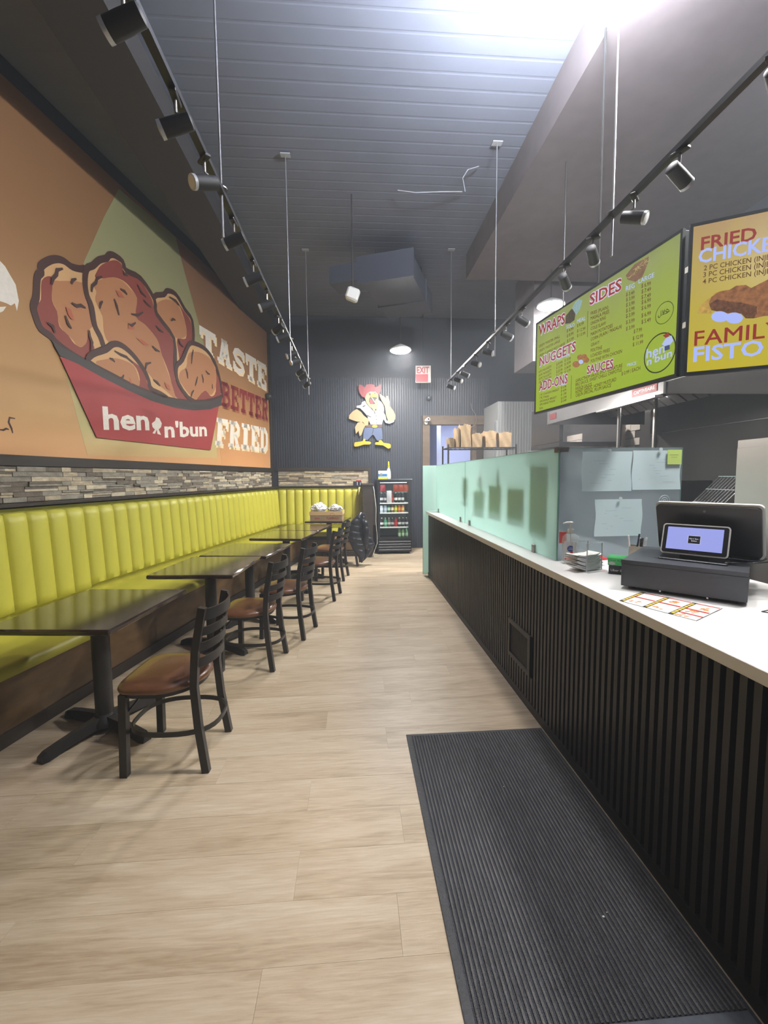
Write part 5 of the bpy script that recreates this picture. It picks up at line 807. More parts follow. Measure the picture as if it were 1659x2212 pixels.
b = MB(); b.lathe([(.012, .2085), (.012, .216), (.006, .218), (.006, .240), (.010, .241), (.013, .252), (.008, .257)], 14); b.tube([(0, 0, .250), (-.025, -.01, .2505), (-.044, -.017, .245)], [.008, .006, .004], 8); b.build('pump', WHITE, t, smooth=50)
MB().tube([(0, 0, .01), (0, 0, .186)], .003, 6).build('dip_tube', WHITE, t)
MB(Matrix.Translation((0, -.0306, 0))).box(-.036, .03, 0, .0012, .012, .138).build('label', mat('label_white', (236,236,238), .5), t)
MB(Matrix.Translation((0, -.0312, .095)) @ MX90).lathe([(.019, 0), (.019, .0006)], 22).build('blue_badge', mat('badge_blue', (40,66,138), .5), t)
b = MB(); text(b, 'HAND', MF, -.010, .098, .02, .005, .02, d=-.0320); text(b, 'SANITIZER', MF, -.014, .089, .028, .005, .02, d=-.0320); b.build('badge_lettering', WHITE, t)
b = MB(); text(b, 'kills germs', MF, -.030, .058, .045, .006, .01, d=-.0310); b.box(-.030, .02, -.0310, -.0308, .046, .049); b.build('small_print', mat('print_grey_green', (110,120,96), .5), t)
b = MB(); b.box(-.032, .018, -.0310, -.0308, .028, .037); b.box(-.002, .012, -.0310, -.0308, .066, .078, Matrix()); b.build('red_print', mat('label_red', (206,70,66), .5), t)
# acrylic napkin holder
nh = thing('napkin_holder', 'clear acrylic napkin holder with two upright plates', 'napkin holder', (1.312, 2.325, Z0), math.radians(19))
MB().box(-.075, .075, -.075, .055, 0, .004).build('base_plate', CP, nh); ED = mat('acrylic_edge', (222,230,234), .15, coat=.5)
for y in (-.05, .045):
    MB().box(-.055, .055, y, y+.005, .0045, .155).build('upright_plate', GL, nh)
    MB().box(-.0575, -.0552, y, y+.006, .0045, .157).box(.0552, .0575, y, y+.006, .0045, .157).box(-.055, .055, y, y+.006, .1552, .157).build('plate_edge', ED, nh)
nk = thing('napkins', 'white paper napkins slumped in the acrylic holder', 'napkins', (1.312, 2.325, Z0+.0045), math.radians(19), 'napkins in the acrylic holder')
nk['kind'] = 'stuff'
NAP = mat('napkin_white', (250,250,248), .85, var=.04, scale=(20,20,20))
for i in range(11):
    k = random.random(); z0 = .0015+i*.0078; top = []; bot = []
    for q in range(15):
        a = q/14; x = -.105-.022*abs(math.sin(i*2.1)) + a*(.165+.02*k)
        up = .022*max(0, (.35-a)/.35)**1.5*(1-.05*i) + .010*max(0, (a-.75)/.25)**2 + .0012*math.sin(7*a+9*k)
        th = .0072*math.sqrt(max(.05, 1-max(0, (.08-a)/.08)**2))
        bot.append((x, z0+up)); top.append((x, z0+up+th))
    MB().prism(bot+top[::-1], -.043+.003*k, .038+.003*k, 'y').build('napkin', NAP, nk, smooth=50)
for i, (x, lb, c) in enumerate(((-.035, 'folded white napkin lying against the holder base', (238,238,236)), )):
    pass
t = thing('condiment_packets', 'red and white condiment packets behind the napkin holder', 'packets', (1.42, 2.42, Z0)); t['kind'] = 'stuff'
b = MB()
for i in range(6): b.box(-.03, .03, -.02, .02, .002+i*.005, .006+i*.005, Matrix.Rotation(i*.5, 4, 'Z'))
b.build('white_packets', WHITE, t, kind='stuff')
b = MB()
for i in range(4): b.box(.0, .07, -.02, .02, .034+i*.005, .038+i*.005, Matrix.Rotation(.2+i*.25, 4, 'Z'))
b.build('red_packets', mat('packet_red', (206,58,62), .4), t, kind='stuff')
# pen cup
pc = thing('pen_cup', 'square cup of grey and kraft card holding pens', 'pen cup', (1.70, 2.47, Z0), math.radians(-32))
b = MB(); b.box(-.04, .04, -.04, -.037, 0, .105).box(-.04, .04, .037, .04, 0, .105).box(.037, .04, -.037, .037, 0, .105).box(-.04, .04, -.037, .037, 0, .002); b.build('cup', mat('marbled_kraft', (178,166,148), .7, var=.2, scale=(14,14,14)), pc)
MB().box(-.04, -.037, -.0369, .0369, .0021, .105).build('grey_side', mat('grey_card', (128,134,134), .7), pc)
for i, (x, y, dx, dy, h, c, lb) in enumerate(((-.026, .0, -.02, .0, .165, (236,236,236), 'white marker leaning at the grey side of the pen cup'), (-.008, -.01, .02, -.01, .18, (36,44,70), 'dark blue pen, tallest in the pen cup'), (.006, .01, .008, .0, .155, (232,232,232), 'white pen in the middle of the pen cup'), (.016, -.012, .006, .005, .15, (34,34,34), 'black marker in the middle of the pen cup'), (.022, .014, .01, .008, .152, (40,40,42), 'black pen beside the black marker'), (.028, -.004, .022, 0, .158, (228,228,228), 'white pen leaning out at the kraft side of the cup'))):
    o = MB().tube([(x, y, .004), (x+dx*.85, y+dy*.85, h*.86)], .005, 8).tube([(x+dx*.86, y+dy*.86, h*.87), (x+dx, y+dy, h)], .0056, 8).build('pen', mat('pen_%d_%d' % (c[0], c[2]), c, .35), None, smooth=40)
    o.matrix_world = Matrix.Translation((1.70, 2.47, Z0)) @ Matrix.Rotation(math.radians(-32), 4, 'Z'); tag(o, lb, 'pen', 'pens in the cup')
# delivery sticker boxes
t = thing('sticker_dispenser', 'black counter box with green flap and white delivery lettering, partly behind the cash drawer', 'box', (1.437, 2.212, Z0), math.radians(-38))
MB().box(-.055, .055, -.03, .03, 0, .045, bev=.001).build('black_base', mat('box_black', (40,42,46), .5), t)
b = MB(); b.prism([(-.029, .0455), (.029, .0455), (.029, .095), (-.045, .088)], -.06, .06, 'x'); b.build('green_flap', mat('box_green', (64,180,96), .5), t)
b = MB(); text(b, 'Uber Eats', MF, -.045, .014, .075, .012, .01, d=-.0306); b.build('lettering', WHITE, t)
Mg = Matrix.Translation((0, -.0295, .0455)) @ Matrix(((1,0,0,0),(0,-.33,-.94,0),(0,.94,-.33,0),(0,0,0,1)))
b = MB(); text(b, 'Uber Eats', Mg, -.055, .028, .07, .009, .01, d=.0008); b.build('flap_lettering', mat('dark_green_print', (20,70,40), .5), t)
MB(Mg).prism([(-.04+.018*math.cos(q/16*2*PI), .012+.009*math.sin(q/16*2*PI)) for q in range(16)], .0002, .0006).build('white_spot', WHITE, t)
t = thing('green_card_box', 'small green card box between the pen cup and the cash drawer', 'box', (1.80, 2.44, Z0), math.radians(-20))
MB().box(-.045, .045, -.02, .02, 0, .052, bev=.001).build('carton', mat('box_green', (64,180,96), .5), t); MB().box(-.03, .03, -.0206, -.0203, .015, .018).box(-.03, .03, -.0206, -.0203, .03, .036).build('print', mat('dark_green_print', (20,70,40), .5), t)

# cash drawer, turned 45 degrees
DG = mat('drawer_charcoal', (72,74,80), .38, .3, var=.05, scale=(60,60,60))
A45 = math.radians(-45)
dc = thing('cash_drawer', 'charcoal steel cash drawer turned toward the customer on the white worktop', 'cash drawer', (1.415, 1.761, Z0), A45)
MB().box(-.2295, .2295, .0, .50, .013, .136, bev=.002).build('case', DG, dc); MB().box(-.2275, .2275, -.004, -.0003, .0145, .118, bev=.001).build('drawer_front', DG, dc); MB().box(-.2305, .2305, -.0055, .004, .119, .137).build('top_lip', DG, dc)
for x, y in ((-.19, .04), (.19, .04), (-.19, .44), (.19, .44)): MB().lathe([(.016, 0), (.016, .0125)], 12, Matrix.Translation((x, y, 0))).build('rubber_foot', BLK, dc)
MB().lathe([(.004, 0), (.004, .003)], 8, Matrix.Translation((-.07, -.0045, .012)) @ MX90).lathe([(.004, 0), (.004, .003)], 8, Matrix.Translation((.10, -.0045, .012)) @ MX90).build('screw', CHROME, dc)
DT = Z0 + .1375
BP = mat('black_plastic', (34,35,38), .32)
def rrect(w_, h, r, n=5):
    out = []
    for cx_, cz_, a0 in ((w_-r, h-r, 0), (-w_+r, h-r, 90), (-w_+r, -h+r, 180), (w_-r, -h+r, 270)):
        for i in range(n+1):
            a = math.radians(a0+90*i/n); out.append((cx_+r*math.cos(a), cz_+r*math.sin(a)))
    return out
# rear display (back of a cashier screen leaning toward the customer)
rd = thing('cashier_display', 'large black cashier display with white rim seen from behind, standing on the cash drawer', 'display', (1.685, 1.935, DT), math.radians(-57))
TL_ = Matrix.Translation((0, 0, .015)) @ Matrix.Rotation(math.radians(16), 4, 'X')
MB(TL_).prism([(x, z+.12) for x, z in rrect(.205, .118, .016)], .0, .016, 'y').build('back_shell', BP, rd)
MB(TL_).prism([(x, z+.12) for x, z in rrect(.212, .129, .020)], .0165, .032, 'y').build('white_rim', WHITE, rd)
MB(TL_).lathe([(.006, 0), (.006, .0015)], 12, Matrix.Translation((.0, -.0, .215)) @ MX90).build('camera_eye', mat('lens_grey', (96,100,108), .2), rd)
MB().box(-.08, .20, -.03, .11, 0.0005, .012, bev=.003).build('stand', BP, rd)
# customer display
cu_ = thing('customer_display', 'white-framed customer screen glowing lavender in front of the cashier display', 'display', (1.54, 1.845, DT), math.radians(-50))
TC = Matrix.Translation((0, -.01, .032)) @ Matrix.Rotation(math.radians(-20), 4, 'X')
MB(TC).prism([(x, z+.068) for x, z in rrect(.128, .072, .014)], .002, .012, 'y').build('white_frame', WHITE, cu_)
MB(TC).prism([(x, z+.068) for x, z in rrect(.1225, .0665, .010)], .0005, .0018, 'y').build('bezel', BP, cu_)
sc = MB(TC).box(-.107, .105, -.0006, .0004, .018, .124).build('screen', mat('lavender_screen', (150,158,226), emis=1.0), cu_)
MB(TC).box(-.0225, .0225, -.0012, -.0007, .050, .086).build('shop_tile', mat('tile_black', (30,32,44), .5), sc)
MB(TC).box(-.0240, .0240, -.0010, -.0008, .0485, .0875).build('tile_border', mat('tile_border_white', (214,216,240), emis=.9), sc)
b = MB(TC); text(b, "Hen n' Bun -", MF, -.0185, .070, .037, .0055, .02, d=-.0016); text(b, 'Bolton', MF, -.010, .060, .020, .0055, .02, d=-.0016); b.build('shop_lettering', mat('tile_text_white', (220,220,230), emis=.8), sc)
b = MB(TC); text(b, 'Clover', MF, -.014, .004, .030, .006, .01, d=.0002); b.build('maker_lettering', mat('bezel_grey', (90,94,100), .4), cu_)
MB().box(-.13, .13, -.03, .09, 0.0005, .007, bev=.003).box(-.05, .06, .0, .02, .0075, .045).build('stand', BP, cu_)
o = MB().tube([(1.62, 1.76, DT+.006), (1.70, 1.71, DT+.012), (1.80, 1.70, DT+.02), (1.90, 1.72, DT+.005), (1.955, 1.70, DT-.06), (1.97, 1.67, DT-.12), (1.95, 1.60, Z0+.004), (1.84, 1.60, Z0+.004), (1.72, 1.64, Z0+.004)], .0035, 6).build('display_cable', BP, None, smooth=60); tag(o, 'thin black cable from the customer display over the cash drawer edge', 'cable')
o = MB().tube([(1.73, 1.53, Z0+.0035), (1.62, 1.54, Z0+.0035), (1.56, 1.52, Z0+.0035), (1.64, 1.44, Z0+.0035), (1.80, 1.33, Z0+.0035)], .0022, 6).build('charging_cable', BP, None, smooth=60); tag(o, 'black cable lying on the worktop below the cash drawer', 'cable')
# laminated menu sheet under clear film, at the counter edge
ms = thing('counter_menu', 'three-panel printed menu sheet lying on the worktop in front of the cash drawer', 'menu', (0, 0, CTZ+.0006))
P_ = [Vector((1.117, 1.723)), Vector((1.300, 1.842)), Vector((1.455, 1.579)), Vector((1.239, 1.451))]   # corner near edge, far, ...
def mp(u_, v_): p = P_[0].lerp(P_[3], u_).lerp(P_[1].lerp(P_[2], u_), v_); return (p.x, p.y)
def mq(u0, v0, u1, v1): return [mp(u0, v0), mp(u1, v0), mp(u1, v1), mp(u0, v1)]
MB().prism(mq(0, 0, 1, 1), 0, .0005).build('sheet', mat('menu_white', (240,238,236), .3), ms)
b = MB()
for u0 in (0, .33, .66): b.prism(mq(u0, .0, u0+.06, 1), .0006, .0009)
b.prism(mq(0, 0, 1, .012), .0006, .0009).prism(mq(.99, 0, 1, 1), .0006, .0009); b.build('black_band', mat('menu_black', (50,48,44), .4), ms)
b = MB()
for u0 in (0, .33, .66):
    for k in range(7): b.prism(mq(u0+.014, .08+k*.125, u0+.046, .08+k*.125+.095), .0010, .0012)
b.build('yellow_lettering', mat('menu_yellow', (230,190,70), .4), ms)
b = MB()
for u0 in (.05, .38, .71): 
    b.prism(mq(u0, .94, u0+.27, .99), .0006, .0009).prism(mq(u0, .50, u0+.27, .57), .0006, .0009)
b.prism(mq(.71, .22, .99, .28), .0006, .0009); b.build('red_heading', mat('menu_red', (172,52,46), .4), ms)
b = MB(); rr = random.Random(4)
for cu0, cv0 in ((.15, .22), (.48, .78), (.47, .18), (.83, .40), (.80, .12), (.90, .72)):
    for k in range(7):
        a, c = cu0+rr.uniform(-.06, .06), cv0+rr.uniform(-.07, .07); q = rr.uniform(.015, .035)
        b.prism([mp(a-q, c), mp(a, c-q*1.6), mp(a+q, c+q*.3), mp(a+q*.2, c+q*1.5)], .0006, .0008+k*.00005)
b.build('food_picture', mat('menu_food_orange', (214,130,50), .4), ms)
b = MB()
for cu0 in (.06, .39, .72):
    for k in range(16):
        if k in (6, 7): continue
        b.prism(mq(cu0+.01, .06+k*.055, cu0+.10+rr.uniform(0, .08), .064+k*.055), .0006, .0008)
b.build('small_print', mat('menu_grey_print', (190,186,186), .4), ms)

# ---------------------------------------------------------------- menu boards
CB = {'red': mat('board_red', (150,48,44), emis=.85), 'blue': mat('board_pale_blue', (176,190,236), emis=.9), 'brown': mat('board_brown', (104,66,24), emis=.7), 'lav': mat('board_lavender', (168,184,248), emis=.95), 'white': mat('board_white', (214,206,232), emis=.9)}
def lcd_mat(name, stops, yaxis=False):
    m = bpy.data.materials.new(name); m.use_nodes = True; nt = m.node_tree; N = nt.nodes; L = nt.links; b = N['Principled BSDF']
    g = N.new('ShaderNodeTexCoord'); sp = N.new('ShaderNodeSeparateXYZ'); L.new(g.outputs['Object'], sp.inputs[0]); cr = N.new('ShaderNodeValToRGB')
    nz = N.new('ShaderNodeTexNoise'); nz.inputs['Scale'].default_value = 1.0; mpn = N.new('ShaderNodeMapping'); mpn.inputs['Scale'].default_value = (9, 9, 1.2); L.new(g.outputs['Object'], mpn.inputs[0]); L.new(mpn.outputs[0], nz.inputs[0])
    a = N.new('ShaderNodeMath'); a.operation = 'MULTIPLY_ADD'; a.inputs[1].default_value = 1/.755; L.new(sp.outputs['Z'], a.inputs[0])
    c = N.new('ShaderNodeMath'); c.operation = 'MULTIPLY_ADD'; c.inputs[1].default_value = .35; c.inputs[2].default_value = -.17; L.new(nz.outputs['Fac'], c.inputs[0]); L.new(c.outputs[0], a.inputs[2])
    L.new(a.outputs[0], cr.inputs[0]); el = cr.color_ramp.elements; el[0].position, el[0].color = stops[0][0], rgb(*stops[0][1]); el[1].position, el[1].color = stops[-1][0], rgb(*stops[-1][1])
    for p, q in stops[1:-1]: e = el.new(p); e.color = rgb(*q)
    b.inputs['Base Color'].default_value = (.02,.02,.02,1); L.new(cr.outputs[0], b.inputs['Emission Color']); b.inputs['Emission Strength'].default_value = .92; b.inputs['Roughness'].default_value = .25
    return m
def board(name, label, p0, u_, mscr, texts, W=1.43, Hh=.755):
    """p0: top corner where u starts; u along the board; local x along u, z up, -y toward the viewer"""
    p0 = Vector(p0); u_ = Vector(u_).normalized(); c = p0 + u_*W/2 - Vector((0, 0, Hh)); ang = math.atan2(u_.y, u_.x)
    t = thing(name, label, 'menu board', tuple(c), ang, 'hanging menu boards')
    MB().box(-W/2, W/2, .012, .05, 0, Hh, bev=.004).build('housing', mat('board_housing', (36,42,46), .4), t)
    MB().box(-W/2-.004, W/2+.004, -.006, .012, -.004, .012).box(-W/2-.004, W/2+.004, -.006, .012, Hh-.010, Hh+.004).box(-W/2-.004, -W/2+.010, -.006, .012, .012, Hh-.010).box(W/2-.010, W/2+.004, -.006, .012, .012, Hh-.010).build('bezel', mat('board_housing', (36,42,46), .4), t)
    s_ = MB().box(-W/2+.010, W/2-.010, -.001, .0115, .012, Hh-.010).build('screen', mscr, t)
    MT_ = Matrix.Translation((-W/2, 0, Hh)) @ Matrix(((1,0,0,0),(0,0,-1,0),(0,1,0,0),(0,0,0,1)))   # x right, y up, z toward viewer
    for s, c_, x, y, wd, h, dy in texts:
        b = MB(); text(b, s, MT_, x, -y, wd, h, .009 if s == 'FAMILY' else (.022 if c_ in ('red', 'lav') else .010), -dy, .0016)
        b.build({'red': 'heading', 'blue': 'column_heading', 'brown': 'menu_line', 'lav': 'heading'}[c_], CB[c_], s_)
    for s, c_, x, y, wd, h, dy in texts:
        if c_ == 'red' and mscr.name.startswith('lcd_lime'): halo = MB(); text(halo, s, MT_, x-.002, -y, wd+.004, h, .075, -dy, .0013); halo.build('heading_halo', CB['white'], s_)
    return t, s_, MT_
LIM = lcd_mat('lcd_lime', [(0, (150,178,40)), (.35, (154,176,52)), (.7, (150,166,72)), (1, (142,152,92))])
YEL = lcd_mat('lcd_yellow', [(0, (196,180,36)), (.45, (190,170,60)), (.75, (184,160,84)), (1, (178,146,96))])
V = DATA['b1v']
t, s_, MT_ = board('menu_board', 'lime green lit menu board listing wraps, sides, nuggets and sauces', (1.573, 3.688, 2.835), (.1243, -.9922, 0), LIM, DATA['b1'])
def fp(nm, polys, m, d, par): 
    b = MB(MT_)
    for p in polys: b.prism([(a, -c) for a, c in p], d-.0004, d)
    return b.build(nm, m, par)
fp('divider', [R(V['l1'][0][0]-.002, V['l1'][0][1], V['l1'][0][0]+.002, V['l1'][1][1]), R(V['l2'][0][0]-.002, V['l2'][0][1], V['l2'][0][0]+.002, V['l2'][1][1])], CB['brown'], .0016, s_)
FRY = mat('picture_fries', (176,160,104), emis=.8, var=.5, scale=(60,60,60)); TRY = mat('picture_tray', (136,104,80), emis=.7, var=.3, scale=(30,30,30)); NUG = mat('picture_nuggets', (164,108,58), emis=.8, var=.4, scale=(60,60,60)); WRP = mat('picture_wrap', (80,74,58), emis=.8, var=.6, scale=(80,80,80)); WR2 = mat('picture_wrap_paper', (146,176,176), emis=.8, var=.2, scale=(60,60,60))
fp('fries_picture', [V['fries']], TRY, .0016, s_)
b = MB(MT_); rr = random.Random(2); fx = [p[0] for p in V['fries']]; fy = [p[1] for p in V['fries']]
for k in range(26):
    a = rr.uniform(min(fx)+.01, max(fx)-.02); c = min(fy)+(max(fy)-min(fy))*(.55-.45*(a-min(fx))/(max(fx)-min(fx)))+rr.uniform(-.02, .02); q = rr.uniform(-.8, .8)
    for p in ribbon([(a, -c), (a+.028*math.cos(q), -c+.028*math.sin(q))], .0035): b.prism(p, .0017+k*.00002, .0018+k*.00002)
b.build('fries', FRY, s_)
fp('wrap_picture', [V['wrap']], WRP, .0019, s_); fp('wrap_paper', [V['wrap2']], WR2, .0020, s_); fp('nuggets_picture', V['nug'], NUG, .0016, s_); fp('dip_cup', [V['cup']], CB['blue'], .0020, s_)
def circ(c, rx, ry, wd, n=32):
    return loopribbon([(c[0]+rx*math.cos(2*PI*i/n), -(c[1]+ry*math.sin(2*PI*i/n))) for i in range(n)], wd)
BD = mat('board_black_print', (34,48,20), emis=.6)
hr = (V['halr'][1][0]-V['halr'][0][0])/2; lr = (V['logor'][1][0]-V['logor'][0][0])/2
b = MB(MT_)
for p in circ(V['halal'], hr, hr*.95, .0016): b.prism(p, .0012, .0016)
hx0, hy0 = V['halal'][0], -V['halal'][1]; k = hr
for st in ([(.55,.02),(.30,.22),(.12,.10),(.30,-.02),(.62,-.05),(.30,-.12),(.05,-.12)], [(.05,-.12),(.02,.30)], [(.05,-.12),(-.10,-.12),(-.22,.32)], [(-.20,-.12),(-.10,.02),(-.02,.25)], [(-.22,-.12),(-.36,-.12),(-.38,.35)], [(-.38,-.12),(-.55,-.25),(-.68,-.12),(-.66,.02)]):
    for p in ribbon([(hx0+a*k, hy0+c*k) for a, c in st], .0022): b.prism(p, .0012, .0017)
for p in circ(V['logo'], lr, lr*.98, .0035, 40): b.prism(p, .0012, .0016)
b.build('round_emblems', BD, s_)
b = MB(MT_); h0 = V['hen']; h1 = V['bun']
text(b, 'hen', MT_.inverted() @ MT_, h0[0][0], -h0[0][1], (h0[1][0]-h0[0][0]), (h0[0][1]-h0[2][1])*.95, .02, -(h0[1][1]-h0[0][1]), .0019); text(b, "n'bun", Matrix(), h1[0][0], -h1[0][1], h1[1][0]-h1[0][0], (h1[0][1]-h1[2][1])*.95, .02, -(h1[1][1]-h1[0][1]), .0019); b.build('emblem_lettering', CB['blue'], s_)
fp('emblem_hat', [V['hat']], CB['red'], .0024, s_); fp('emblem_shirt', [V['body']], CB['blue'], .0021, s_); fp('emblem_trousers', [V['leg']], mat('board_denim', (60,74,110), emis=.8), .0022, s_)
V2 = DATA['b2v']
t, s_, MT_ = board('menu_board', 'yellow lit menu board reading FRIED CHICKEN and FAMILY FISTO, cut by the frame edge', DATA['tl2'], DATA['u2'], YEL, DATA['b2'])
FC = mat('picture_fried_chicken', (150,98,58), emis=.85, var=.55, scale=(45,45,45), detail=8); FCD = mat('picture_fried_crust', (104,66,42), emis=.85, var=.7, scale=(60,60,60), detail=8)
fp('fries_picture', [V2['fries']], mat('picture_fries_gold', (196,158,74), emis=.8, var=.4, scale=(50,50,50)), .0014, s_)
fp('chicken_picture', [V2['chick']], FC, .0018, s_); fp('crust_picture', [V2['dark']], FCD, .0022, s_); fp('dip_picture', [V2['e1'], V2['e2']], CB['lav'], .0026, s_)
# brackets and poles of the boards
b = thing('board_hanger', 'white brackets and grey poles carrying the lit menu boards', 'hanger', (1.79, 2.25, 2.3))
MB().box(-.035, .02, -.03, .0, .02, .05).box(-.035, .02, -.03, .0, .30, .33).build('bracket', WHITE, b)
MB().tube([(-.08, .75, .54), (-.08, .75, 2.199)], .008, 8).build('pole', mat('pole_black', (18,18,20), .9), b)

# ---------------------------------------------------------------- track lighting
RAILZ = 3.0
def track(x, rods, lb, slope=0.0):
    t = thing('light_track', lb, 'light track', (x, 3.9, RAILZ), group='suspended light tracks')
    MB().box(-.016, .016, -4.2, 2.75, -.012, .012).build('rail', mat('rail_black', (54,55,60), .4, .3), t)
    for y in rods:
        MB().tube([(.0, y-3.9, -.22), (.0, y-3.9, -.013)], .0065, 8).tube([(0, y-3.9, .013), (0, y-3.9, CEIL_Z-RAILZ-.012)], .005, 8).build('rod', mat('rod_steel', (150,152,158), .4, .6), t)
        MB().lathe([(.03, .0125), (.03, .018)], 14, Matrix.Translation((0, y-3.9, 0))).build('rod_clamp', mat('rod_steel', (150,152,158), .4, .6), t)
        MB().box(-.05, .05, y-3.93, y-3.87, CEIL_Z-RAILZ-.011, CEIL_Z-RAILZ-.001).build('ceiling_plate', mat('plate_grey', (150,152,156), .5), t)
    return t
track(-.65, (.35, 2.37, 4.76, 6.62), 'suspended black light track on the mural side of the aisle')
track(1.47, (.35, 2.45, 4.48, 6.50), 'suspended black light track on the counter side of the aisle')
def make_head():
    t = thing('track_spotlight', '', 'spotlight')
    MB().box(-.014, .014, -.04, .04, -.028, -.0125, bev=.003).build('adapter', BLK, t)
    MB().tube([(0, 0, -.028), (0, 0, -.075)], .006, 8).tube([(0, 0, -.075), (.035, 0, -.085), (.035, 0, -.115)], .004, 6).build('stem', STEEL, t)
    b = MB(Matrix.Translation((0, 0, -.12)) @ Matrix.Rotation(math.radians(-112), 4, 'Y'))
    b.lathe([(.020, -.062), (.029, -.056), (.031, .0), (.031, .05)], 16); b.build('barrel', mat('spot_black', (36,37,40), .6), t, smooth=40)
    MB(Matrix.Translation((0, 0, -.12)) @ Matrix.Rotation(math.radians(-112), 4, 'Y')).lathe([(.0315, .0502), (.0315, .064), (.025, .064)], 16).build('front_ring', mat('ring_silver', (196,200,206), .3, .4), t, smooth=40)
    MB(Matrix.Translation((0, 0, -.12)) @ Matrix.Rotation(math.radians(-112), 4, 'Y')).lathe([(.0245, .0645), (.010, .067)], 14).build('lens', mat('lens_pale', (226,228,226), .15), t, smooth=40)
    return t
hd = None; rr = random.Random(11)
ORD = ['first', 'second', 'third', 'fourth', 'fifth', 'sixth', 'seventh', 'eighth', 'ninth', 'tenth', 'eleventh', 'twelfth', 'thirteenth']
for side, lst, x in (('mural', DATA['headsL'], -.65), ('counter', DATA['headsR'], 1.47)):
    for i, p in enumerate(lst):
        y = min(max(p[1], .5), 6.58)
        if any(abs(y-q) < .06 for q in (2.37, 4.76, 6.62, 2.45, 4.48, 6.5)): y -= .09
        rz = math.radians(rr.uniform(-50, 50)) + (0 if side == 'mural' else PI)
        lb = 'black track spotlight with silver ring, %s from the camera on the %s-side track' % (ORD[i], side)
        gp = 'spotlights on the %s-side track' % side
        if hd is None: hd = make_head(); hd.location = (x, y, RAILZ); hd.rotation_euler = (0, 0, rz); hd['label'] = lb; hd['group'] = gp
        else: dup(hd, (x, y, RAILZ), rz, lb, gp)

# ---------------------------------------------------------------- lamps (glowing meshes, some unseen and added)
def lamp(loc, power, r, lb, up=False, nm='ceiling_lamp'):
    t = thing(nm, lb, 'ceiling lamp', loc, group='round ceiling lamps')
    if up:
        e0 = power/(2*PI*r*r*PI)
        MB().lathe([(r, 0.001), (r*.8, .055), (.02, .07)], 24).build('upper_globe', mat('lamp_up_%d' % int(power), (240,246,255), emis=e0*3.2), t, smooth=60)  # upper half made far brighter so the ceiling glows like lens glare
        MB().lathe([(.02, -.07), (r*.8, -.055), (r, 0)], 24).build('lower_globe', mat('lamp_down_%d' % int(power), (255,250,244), emis=e0*.5), t, smooth=60)
    else: MB().lathe([(r*.2, -.03), (r*.9, -.022), (r, .0)], 28).build('diffuser', mat('lamp_glow_%d' % int(power), (255,252,248), emis=power/(PI*r*r*PI)), t, smooth=60)
    if not up: MB().lathe([(r+.012, -.004), (r+.012, .02), (r*.5, .075), (.03, .10)], 28).build('housing', WHITE, t, smooth=40)
    MB().tube([(0, 0, .1 if not up else .07), (0, 0, CEIL_Z-loc[2]-.001)], .008, 8).build('stem', BLK, t)
lamp((.836, 7.6, 3.72), LAMP_BACK, .17, 'round white ceiling lamp glowing near the back wall')
lamp((2.886, 6.286, 4.0), LAMP_KITCHEN, .18, 'round white ceiling lamp glowing above the kitchen end of the menu board')
lamp((1.35, 2.33, 4.28), LAMP_MAIN, .19, 'bright globe lamp high above the register', up=True)
lamp((1.3, -1.8, 4.0), FILL_FRONT, .19, 'unseen globe lamp added near the storefront as front fill', up=True)  # unseen fill added behind the camera for faces turned that way
lamp((2.65, 2.1, 4.02), FILL_PREP, .22, 'unseen round lamp added above the kitchen prep side to brighten the glass')  # out of view, added to light the green glass from behind
lamp((2.05, 4.2, 2.3), 42.0, .12, 'small hidden lamp added behind the lime menu board to brighten the glass')  # hidden source added to light the frosted glass from the kitchen side
o = bpy.data.lights.new('back_room_lamp', 'AREA'); o.energy = 55; o.size = .8; o.color = (.85,.9,1); lo = bpy.data.objects.new('back_room_lamp', o); lo.location = (2.6, 10.4, 3.05); COL.objects.link(lo)
o = bpy.data.lights.new('hood_lamp', 'AREA'); o.energy = 10; o.size = .3; lo = bpy.data.objects.new('hood_lamp', o); lo.location = (3.1, 4.4, 2.35); COL.objects.link(lo)

# ---------------------------------------------------------------- ducts, ceiling fittings, exit sign, cameras
dk = thing('air_duct', 'wide dark grey sheet metal air duct slanting under the black ceiling', 'duct', (.12, 6.25, 4.40), math.radians(-21))
MB().box(0, .75, .0, 1.45, -.15, .15).build('duct_run', mat('duct_grey', (76,80,92), .55, .2), dk); MB().box(-.03, .78, -.03, .0, -.18, .18).build('flange', mat('duct_grey', (76,80,92), .55, .2), dk); MB().box(-.02, .77, .9, .93, -.17, .17).build('flange', mat('duct_grey', (76,80,92), .55, .2), dk)
MB().tube([(.1, .4, .151), (.1, .4, .449)], .006, 6).build('hanger_rod', BLK, dk); MB().tube([(.65, 1.1, .151), (.65, 1.1, .449)], .006, 6).build('hanger_rod', BLK, dk); MB().box(-.45, -.001, -.02, .35, -.12, .12).build('side_box', mat('duct_grey', (76,80,92), .55, .2), dk)
t = thing('emergency_light', 'small white emergency light hanging below the air duct', 'light', (.02, 5.35, 3.72))
MB(Matrix.Rotation(.35, 4, 'Y')).box(-.075, .075, -.05, .05, -.075, .07, bev=.018).build('body', WHITE, t, smooth=40); MB().tube([(0, 0, .075), (0, 0, 1.129)], .008, 8).build('stem', BLK, t)
